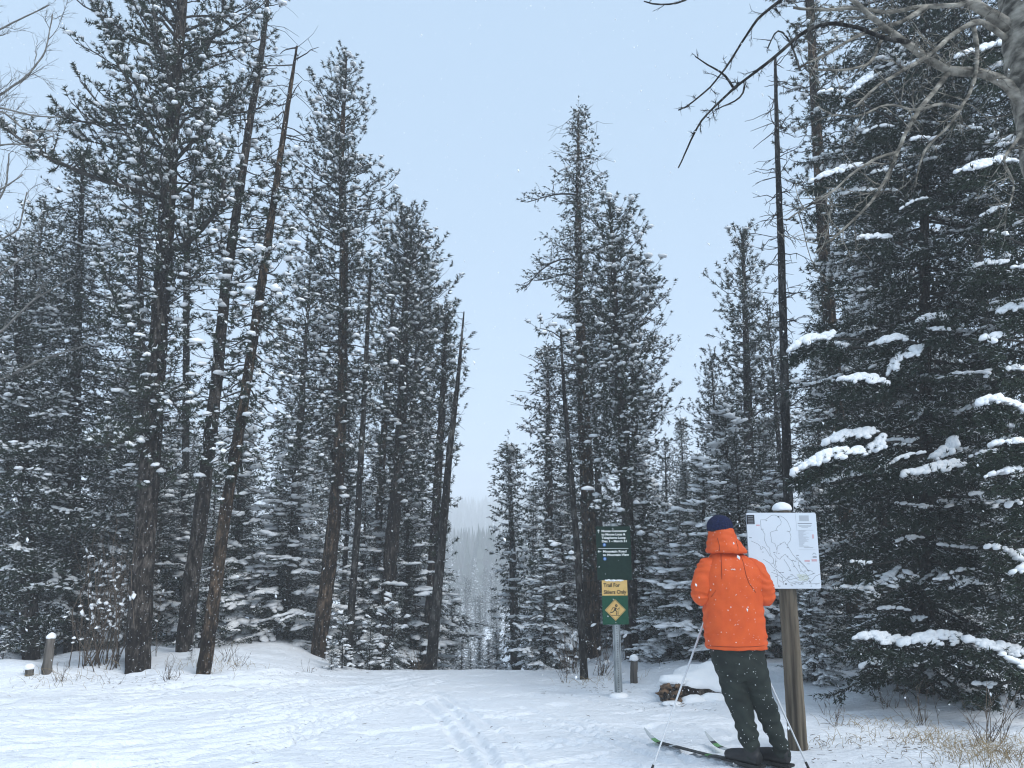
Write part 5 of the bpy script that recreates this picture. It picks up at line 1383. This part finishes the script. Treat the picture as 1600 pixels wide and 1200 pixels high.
def fuse(name, g, mats, voxel, it=4, fold=None, fac=.5):
    """melt overlapping volumes into one skin"""
    me = g.mesh('tmp', mats); o = link('tmp', me)
    m = o.modifiers.new('r', 'REMESH'); m.mode = 'VOXEL'; m.voxel_size = voxel
    s = o.modifiers.new('s', 'SMOOTH'); s.factor = fac; s.iterations = it
    dg = bpy.context.evaluated_depsgraph_get(); dg.update()
    out = bpy.data.meshes.new_from_object(o.evaluated_get(dg)); bpy.data.objects.remove(o); out.name = name
    n = len(out.vertices); co = np.zeros(n * 3, np.float32); no = np.zeros(n * 3, np.float32)
    out.vertices.foreach_get('co', co); out.vertices.foreach_get('normal', no); co = co.reshape(-1, 3); no = no.reshape(-1, 3)
    if fold is not None:
        co = co + no * fold(co)[:, None]; out.vertices.foreach_set('co', co.astype(np.float32).ravel())
    out.materials.clear()
    for q in mats: out.materials.append(q)
    out.polygons.foreach_set('use_smooth', np.ones(len(out.polygons), bool)); out.polygons.foreach_set('material_index', np.zeros(len(out.polygons), np.int32)); out.update()
    return out
def noise3(co, s, off=0):
    return np.array([mnoise.noise(Vector(((c[0] + off) * s[0], (c[1]) * s[1], (c[2] + off) * s[2]))) for c in co])

M_SKIN = mat_noise('skin', (.42, .24, .17), (.50, .30, .22), 20, .55)
M_JACK = mat_noise('orange_jacket', (.60, .082, .014), (.66, .10, .018), 14, .62, bump=.35, bscale=55, bdist=.003, spec=.25)
M_SEAM = mat_flat('jacket_seam', (.16, .022, .008), .8)
M_TROU = mat_noise('dark_green_trousers', (.008, .013, .011), (.020, .028, .023), 10, .8, bump=.3, bscale=60, bdist=.003)
M_HAT = mat_noise('navy_knit', (.003, .006, .032), (.008, .015, .062), 60, .95, (1, 1, 1), bump=1, bscale=90, bdist=.008)
M_BOOT = mat_noise('black_boot', (.004, .004, .005), (.012, .012, .014), 16, .6, spec=.5, bump=.4, bscale=30, bdist=.006)
M_HAIR = mat_flat('dark_hair', (.02, .014, .01), .7)
M_EYE = mat_flat('eye', (.03, .02, .02), .3)
M_POLE = mat_flat('white_pole', (.62, .64, .66), .35, .5)
M_GRIP = mat_flat('black_grip', (.02, .02, .02), .6)
M_SKI = mat_noise('ski_top', (.010, .012, .012), (.028, .03, .03), 6, .35, spec=.5)
M_SKIG = mat_flat('ski_green', (.10, .26, .08), .4, .5)
M_SKIW = mat_flat('ski_white', (.42, .46, .48), .35, .5)

foot0 = B(1190, 1190); foot0[2] = float(H(foot0[0], foot0[1]))
pe = empty('person', foot0, 'person in an orange hooded jacket and dark trousers, seen from behind, standing on skis', 'person')
PO = foot0
# joint places
shL, shR = B(1104, 886, -.01), B(1179, 888, -.01)
elL, elR = B(1093, 928, -.03), B(1193, 930, -.03)
haL, haR = B(1130, 934, .27), B(1158, 934, .27)
hdC = B(1128, 834, .05)
hipL, hipR = B(1132, 1020), B(1172, 1020)
knL, knR = B(1158, 1102, .05), B(1194, 1102, .05)
anL, anR = B(1176, 1176, 0), B(1222, 1174, .02)
# body under the clothes: one continuous skin with head, hands and fingers
g = Geo()
V, F = rings([B(1150, 1030), B(1150, 1000), B(1147, 960), B(1143, 910), B(1140, 885), B(1136, 868), B(1131, 858, .02), B(1129, 846, .03)], [.15, .16, .14, .16, .17, .08, .055, .055], [.11, .11, .10, .11, .10, .07, .06, .06]); g.add(V, F)
for a, b_, c_ in ((shL, elL, haL), (shR, elR, haR)):
    w = c_ + (b_ - c_) * .26
    V, F = tubes([smooth_path([a, b_, w], 20)], [np.interp(np.linspace(0, 1, 20), [0, .5, 1], [.050, .042, .027])], 14); g.add(V, F)
for a, b_, c_ in ((hipL, knL, anL), (hipR, knR, anR)):
    V, F = tubes([smooth_path([a, b_, c_], 24)], [np.interp(np.linspace(0, 1, 24), [0, .5, .7, 1], [.085, .058, .055, .038])], 14); g.add(V, F)
# head, tilted down towards the map text
ball(g, hdC + [0, 0, .03], (.076, .094, .085)); ball(g, hdC + [0, .035, -.045], (.058, .062, .062)); ball(g, hdC + [0, .065, -.088], (.030, .028, .024))
ball(g, hdC + [0, .105, -.022], (.013, .020, .020)); ball(g, hdC + [0, .098, .005], (.010, .012, .03)); ball(g, hdC + [0, .092, .018], (.050, .012, .010))
ball(g, hdC + [0, .094, -.062], (.026, .010, .007)); ball(g, hdC + [0, .094, -.053], (.024, .008, .005))
for s_ in (-1, 1):
    ball(g, hdC + [s_ * .078, .005, -.015], (.010, .020, .032)); ball(g, hdC + [s_ * .045, .065, -.03], (.024, .025, .02))
def hand(g, c, side, ax):
    """palm and five fingers curled round an upright grip at c; side -1 left, 1 right; ax grip axis"""
    ax = unit(ax); out = np.array([side, 0, 0.]); fw = np.array([0, 1., 0])
    ball(g, c + out * .030 - fw * .012, (.016, .036, .042))
    for k, (ln, rr) in enumerate([(1.0, .0085), (1.08, .009), (1.0, .0085), (.8, .0075)]):
        z = .032 - k * .021
        pts = []
        for q, th in enumerate(np.linspace(-20, 195 * ln, 7)):
            a = R(th); pts.append(c + ax * (z - q * .0008) + out * (.026 * math.cos(a)) + fw * (.026 * math.sin(a)))
        V, F = tubes([smooth_path([c + out * .03 - fw * .02 + ax * z] + pts, 14)], [np.linspace(rr * 1.1, rr * .8, 14)], 8); g.add(V, F)
    pts = [c + out * .030 - fw * .03 + ax * .02, c + out * .012 - fw * .034 + ax * .035, c - out * .012 - fw * .028 + ax * .045, c - out * .026 - fw * .012 + ax * .046]
    V, F = tubes([smooth_path(pts, 12)], [np.linspace(.012, .009, 12)], 8); g.add(V, F)
poleL = (B(1130, 934, .27), B(1013, 1196, 0)); poleR = (B(1158, 934, .27), B(1267, 1192, 0))
for pl in (poleL, poleR): pl[1][2] = float(H(pl[1][0], pl[1][1])) - .03
hand(g, haL, -1, poleL[0] - poleL[1]); hand(g, haR, 1, poleR[0] - poleR[1])
for c_, e_, s_ in ((haL, elL, -1), (haR, elR, 1)):
    V, F = tubes([smooth_path([e_ + (c_ - e_) * .6, c_ + np.array([s_ * .032, -.03, -.005])], 10)], [np.linspace(.030, .024, 10)], 12); g.add(V, F)
me = fuse('body', g, [M_SKIN], .0066, 2)
for v in me.vertices: v.co -= Vector(PO)
link('body', me, pe)
g = Geo()
for s_ in (-1, 1): ball(g, hdC + [s_ * .031, .088, .0], (.011, .007, .008), sub=2)
link('eyes', g.mesh('eyes', [M_EYE], origin=PO), pe)
g = Geo(); ball(g, hdC + [0, -.012, .018], (.082, .090, .078)); link('hair', g.mesh('hair', [M_HAIR], origin=PO), pe)

# jacket
g = Geo()
tor = [(1133, 860, .035, .070, .075), (1137, 866, .02, .115, .095), (1140, 873, .005, .150, .115), (1142, 883, -.005, .188, .130), (1143, 900, -.008, .220, .142), (1144, 920, -.005, .214, .148), (1145, 945, 0, .213, .150), (1147, 970, 0, .214, .148), (1149, 990, 0, .213, .148), (1150, 1006, 0, .213, .150), (1150.5, 1013, 0, .214, .152)]
V, F = rings([B(a, b_, d) for a, b_, d, *_ in tor], [t_[3] for t_ in tor], [t_[4] for t_ in tor], 48, 2.5, 60); g.add(V, F)
SL = []
for a, b_, c_, s_ in ((shL, elL, haL, -1), (shR, elR, haR, 1)):
    gs = Geo(); SL.append(gs); mid = a * .45 + b_ * .55 + np.array([s_ * .004, 0, 0]); w = c_ + (b_ - c_) * .20 + np.array([s_ * .03, -.02, 0])
    pth = smooth_path([a + np.array([-s_ * .06, 0, .035]), a, mid, b_, b_ * .5 + w * .5 + np.array([0, 0, -.012]), w], 34)
    V, F = tubes([pth], [np.interp(np.linspace(0, 1, 34), [0, .12, .4, .58, .8, 1], [.050, .074, .080, .076, .064, .050])], 20); gs.add(V, F)
def jf(co):
    n = noise3(co, (9, 9, 4), 3) * .010 + noise3(co, (22, 22, 12), 9) * .0035
    arm = np.exp(-((np.abs(co[:, 0] - B(1143, 930)[0]) - .23) / .06) ** 2)
    n = n + arm * (np.sin(co[:, 2] * 95 + 9 * noise3(co, (7, 7, 7), 1)) * .0045)
    return n
jm = fuse('jacket', g, [M_JACK], .0085, 3, jf)
bvh = BVHTree.FromPolygons([v.co[:] for v in jm.vertices], [p.vertices[:] for p in jm.polygons])
for v in jm.vertices: v.co -= Vector(PO)
jo = link('jacket', jm, pe)
for gs in SL:
    sm_ = fuse('sleeve', gs, [M_JACK], .008, 3, jf)
    for v in sm_.vertices: v.co -= Vector(PO)
    link('sleeve', sm_, jo)
# hood gathered round the neck and up the back of the head
g = Geo()
hd_ = [(1130, 823.5, .045, .066, .085), (1129.5, 827, .045, .086, .105), (1130, 834, .045, .099, .112), (1131, 842, .04, .110, .118), (1133, 849, .035, .126, .128), (1135, 856, .025, .142, .138), (1136, 861, .02, .148, .142), (1137, 864.5, .02, .138, .132)]
V, F = rings([B(a, b_, d) for a, b_, d, *_ in hd_], [t_[3] for t_ in hd_], [t_[4] for t_ in hd_], 44, 2.15, 40); g.add(V, F)
hm = fuse('hood', g, [M_JACK], .007, 2, lambda co: noise3(co, (14, 14, 20), 5) * .009 + np.sin(co[:, 2] * 130 + 6 * noise3(co, (8, 8, 8), 2)) * .0018)
bvh2 = BVHTree.FromPolygons([v.co[:] for v in hm.vertices], [p.vertices[:] for p in hm.polygons])
# open the front of the hood for the face
for v in hm.vertices: v.co -= Vector(PO)
import bmesh
bm = bmesh.new(); bm.from_mesh(hm); fc = Vector(hdC - PO)
dl = [v for v in bm.verts if v.co.y > fc.y + .045 and abs(v.co.x - fc.x) < .062 and v.co.z > fc.z - .10]
bmesh.ops.delete(bm, geom=dl, context='VERTS'); bm.to_mesh(hm); bm.free()
link('hood', hm, pe)
def on_cloth(px, py, tree=None, lift=.0015):
    o = Vector((0, 0, CAMZ)); d = (Vector(at(px, py, PY_)) - o).normalized()
    h = (tree or bvh).ray_cast(o, d)
    return np.array(h[0] + h[1] * lift) if h[0] is not None else None
def seam(l, tree, parent, r0=.0017, mat=None, name='seam'):
    p = [on_cloth(a, b_, tree) for a, b_ in resample(np.array(l, float), 24)]; p = [q for q in p if q is not None]
    if len(p) < 3: return
    V, F = tubes([np.array(p)], [np.full(len(p), r0)], 5); g = Geo(); g.add(V, F); link(name, g.mesh(name, [mat or M_SEAM], origin=PO), parent)
seam([(1126.5, 866), (1127.5, 885), (1128, 905)], bvh, pe); seam([(1155.5, 863), (1161, 878), (1166, 900), (1170, 911), (1181, 926)], bvh, pe)
seam([(1119, 922), (1111, 933)], bvh, pe, .0013); seam([(1121, 841), (1124, 852), (1124.5, 861)], bvh2, pe); seam([(1150, 845), (1153, 855), (1153, 861)], bvh2, pe)
seam([(1142, 890.5), (1144, 889), (1146, 890), (1149, 890.5)], bvh, pe, .0026, M_WHITE, 'chest_logo')
seam([(1106, 1009), (1130, 1010.5), (1150, 1011), (1175, 1010.5), (1194, 1009)], bvh, pe, .0016)
# beanie
g = Geo(); hc = B(1127.5, 823, .05)
V, F = ico(5); V = np.array(V); V[:, 2] = np.where(V[:, 2] < 0, V[:, 2] * 1.6, V[:, 2]); V = V * np.array([.094, .112, .088])
ang = np.arctan2(V[:, 1], V[:, 0]); V = V * (1 + .018 * np.sin(ang * 34) + .03 * fbm(V[:, 0] * 18 + 3, V[:, 2] * 18, 2))[:, None]
g.add(V + hc, F); 
hat = Geo(); hat.add(V + hc, F); ho = link('beanie', hat.mesh('beanie', [M_HAT], origin=PO), pe)
# trousers
g = Geo()
V, F = rings([B(1151, 1004), B(1151.5, 1018), B(1153, 1036), B(1155, 1050), B(1156, 1062)], [.195, .190, .182, .172, .14], [.13, .13, .125, .115, .09], 40, 2.4, 24); g.add(V, F)
for rows in ([(1137, 1016, 0, 24), (1139, 1050, 0, 20), (1153, 1090, .02, 19), (1160, 1110, .03, 16.5), (1164.5, 1130, .03, 15.5), (1172, 1160, .01, 13.5), (1175.5, 1178, 0, 12), (1177, 1184, 0, 11.5)],
             [(1168, 1016, 0, 24), (1177, 1050, 0, 22), (1190, 1090, .02, 18), (1199, 1110, .03, 16.5), (1207, 1130, .03, 14.5), (1218, 1160, .02, 12.5), (1222.5, 1176, .02, 12), (1223.5, 1181, .02, 11.5)]):
    q = smooth_path(np.array([[*B(a, b_, d), w * KP * .985] for a, b_, d, w in rows]), 40)
    V, F = tubes([q[:, :3]], [q[:, 3]], 24); g.add(V, F)
def tf(co):
    n = noise3(co, (8, 8, 6), 7) * .014
    low = np.clip((.75 - (co[:, 2] - PO[2])) / .7, 0, 1)
    n += np.sin(co[:, 2] * 70 + co[:, 0] * 25 + 8 * noise3(co, (6, 6, 6), 4)) * (.0025 + .006 * low ** 2)
    return n
tm = fuse('trousers', g, [M_TROU], .008, 3, tf)
bvh3 = BVHTree.FromPolygons([v.co[:] for v in tm.vertices], [p.vertices[:] for p in tm.polygons])
for v in tm.vertices: v.co -= Vector(PO)
link('trousers', tm, pe)
# boots and skis point the same way
SD = unit(np.array([-.66, .75, 0.])); SN = np.array([SD[1], -SD[0], 0])
def boot(an):
    g = Geo(); gz = float(H(an[0], an[1])) + .035; a0 = np.array([an[0], an[1], 0])
    V, F = tubes([smooth_path([a0 + [0, 0, gz + .045], a0 + SD * .0 + [0, 0, gz + .09], a0 + np.array([0, 0, gz + .15])], 12)], [np.linspace(.048, .054, 12)], 18); g.add(V, F)
    pts = [a0 - SD * .055, a0 + SD * .02, a0 + SD * .10, a0 + SD * .17, a0 + SD * .215]
    zz = [.052, .058, .052, .040, .032]; rr = [.042, .048, .046, .043, .032]
    q = smooth_path(np.array([[p[0], p[1], gz + z, r_] for p, z, r_ in zip(pts, zz, rr)]), 24)
    V, F = tubes([q[:, :3]], [q[:, 3]], 18); g.add(V, F)
    me = fuse('boot', g, [M_BOOT], .008, 3)
    for v in me.vertices: v.co -= Vector(PO)
    b = link('boot', me, pe)
    g = Geo(); rot = np.stack([SD, SN, [0, 0, 1]], 1)
    box(g, a0 + SD * .08 + np.array([0, 0, gz + .006]), (.31, .078, .016), rot=rot); link('sole', g.mesh('sole', [M_GRIP], smooth=False, origin=PO), b)
    return a0 + np.array([0, 0, gz - .012])
bL = boot(anL); bR = boot(anR)
def ski(base, tip_px, label):
    t_ = hit(*tip_px); d = t_[:2] - base[:2]; L = np.linalg.norm(d); d = np.array([d[0], d[1], 0]) / L; s_ = np.array([d[1], -d[0], 0])
    f = base.copy(); n = 60; xs = np.linspace(-.95, L + .07, n); g = Geo(); V = []
    for x in xs:
        c_ = f + d * x; lift = 0
        if x > L - .14: lift = ((x - L + .14) / .21) ** 2 * .085
        if x < -.86: lift = ((-.86 - x) / .09) ** 2 * .008
        c_ = np.array([c_[0], c_[1], float(H(c_[0], c_[1])) + .012 + lift])
        w = .0235 * (1 if x < L - .05 else max(.22, 1 - ((x - L + .05) / .13) ** 2)); th = .012 if abs(x) < .4 else .008 if x < L - .1 else .005
        for q, zz in ((-1, 0), (1, 0), (1, th), (-1, th)): V.append(c_ + s_ * w * q + np.array([0, 0, zz]))
    F = []; M = []
    r = np.random.default_rng(int(tip_px[0]))
    for i in range(n - 1):
        xm = xs[i]; m = 0
        if L - .14 < xm < L - .07 or r.random() < .08 : m = 1
        if xm > L - .05: m = 2
        if L - .30 < xm < L - .16 and r.random() < .6: m = 2
        for j in range(4):
            k = (j + 1) % 4; a = i * 4; F += [(a + j, a + 4 + j, a + 4 + k), (a + j, a + 4 + k, a + k)]; M += [m, m]
    F += [(0, 1, 2), (0, 2, 3), (4 * n - 4, 4 * n - 2, 4 * n - 3), (4 * n - 4, 4 * n - 1, 4 * n - 2)]; M += [0, 0, 2, 2]
    g.add(V, F, np.array(M)); o0 = np.array([f[0], f[1], float(H(f[0], f[1]))]); e = empty('ski', o0, label, 'ski', 'skis of the person in orange')
    link('blade', g.mesh('blade', [M_SKI, M_SKIG, M_SKIW], smooth=False, origin=o0), e)
    g = Geo(); rot = np.stack([d, s_, [0, 0, 1]], 1); box(g, np.array([f[0], f[1], o0[2] + .027]) + d * .20, (.09, .045, .022), rot=rot); box(g, np.array([f[0], f[1], o0[2] + .026]) + d * .0, (.22, .03, .010), rot=rot)
    link('binding', g.mesh('binding', [M_GRIP], smooth=False, origin=o0), e)
ski(np.array([bL[0], bL[1], 0]), (1016, 1160), 'left black and green cross-country ski, its tip out beside the left pole')
ski(np.array([bR[0], bR[1], 0]), (1111, 1166), 'right black and green cross-country ski, its tip behind the left ski')
def pole(pl, label):
    top, bot = pl; ax = unit(top - bot); e = empty('ski_pole', bot, label, 'ski pole', 'ski poles held by the person in orange')
    n = 10; pth = [bot + (top - bot) * q for q in np.linspace(0, .965, n)]
    g = Geo(); V, F = tubes([pth], [np.linspace(.0055, .0085, n)], 10); g.add(V, F); link('shaft', g.mesh('shaft', [M_POLE], origin=bot), e)
    g = Geo(); V, F = tubes([[top - ax * .09, top - ax * .02, top + ax * .05, top + ax * .075]], [[.012, .0135, .0145, .010]], 12); g.add(V, F); link('grip', g.mesh('grip', [M_GRIP], origin=bot), e)
    g = Geo(); c_ = bot + ax * .055
    V, F = tubes([[c_ - ax * .03, c_ + ax * .035]], [[.010, .008]], 10); g.add(V, F)
    a = np.linspace(0, math.pi * 1.15, 12); ring = [c_ - ax * .02 + np.array([.036 * math.cos(q) , .034 * math.sin(q), 0]) for q in a]
    V, F = tubes([ring], [np.full(12, .006)], 6); g.add(V, F)
    V, F = tubes([[c_ - ax * .02 + np.array([.036, 0, 0]), c_ - ax * .018, c_ - ax * .02 - np.array([.03, 0, 0])]], [[.006, .007, .006]], 6); g.add(V, F)
    link('basket', g.mesh('basket', [M_GRIP], origin=bot), e)
    g = Geo(); V, F = tubes([[bot - ax * .02, bot + ax * .03]], [[.002, .005]], 6); g.add(V, F); link('tip', g.mesh('tip', [M_STEEL], origin=bot), e)
pole(poleL, 'white ski pole planted in the snow left of the person'); pole(poleR, 'white ski pole right of the person, crossing in front of the wooden post')
# flakes that have landed on the clothes
g = Geo(); r = np.random.default_rng(15); P = []
for k in range(420):
    px = r.uniform(1075, 1240); py = r.uniform(830, 1180); tr = bvh if py < 1011 else bvh3
    q = on_cloth(px, py, bvh2 if (py < 862 and 1110 < px < 1160) else tr, .001)
    if q is not None and abs(q[1] - PY_) < .5: P.append(q)
P = np.array(P); s_ = r.uniform(.0009, .0028, len(P)) * r.choice([1, 1, 1, 1.7], len(P))
bake(g, ICO1, P, r.standard_normal(P.shape), np.stack([s_ * 1.2, s_, s_], 1), 0)
tag(link('settled_flakes', g.mesh('settled_flakes', [M_SNOW], origin=PO), pe), None, kind='stuff')

# ------------------------------------------------------------------ snow in the air
g = Geo(); r = np.random.default_rng(33); n = 13000
Yf = 1.6 + 16 * r.random(n) ** .75; xf = r.uniform(-.85, .85, n) * (Yf + 1.5); zf = r.uniform(-.4, 9, n) 
P = np.stack([xf, Yf, zf], 1); ok = zf > H(xf, Yf) + .02; P = P[ok]; s_ = r.uniform(.0018, .0048, len(P))
D = np.tile([.35, .1, -1.], (len(P), 1)) + r.standard_normal((len(P), 3)) * .3
bake(g, [OCT], P, D, np.stack([s_ * 1.7, s_, s_], 1), 0)
tag(link('falling_snow', g.mesh('falling_snow', [M_SNOW])), 'snowflakes drifting through the air in front of the forest', kind='stuff')
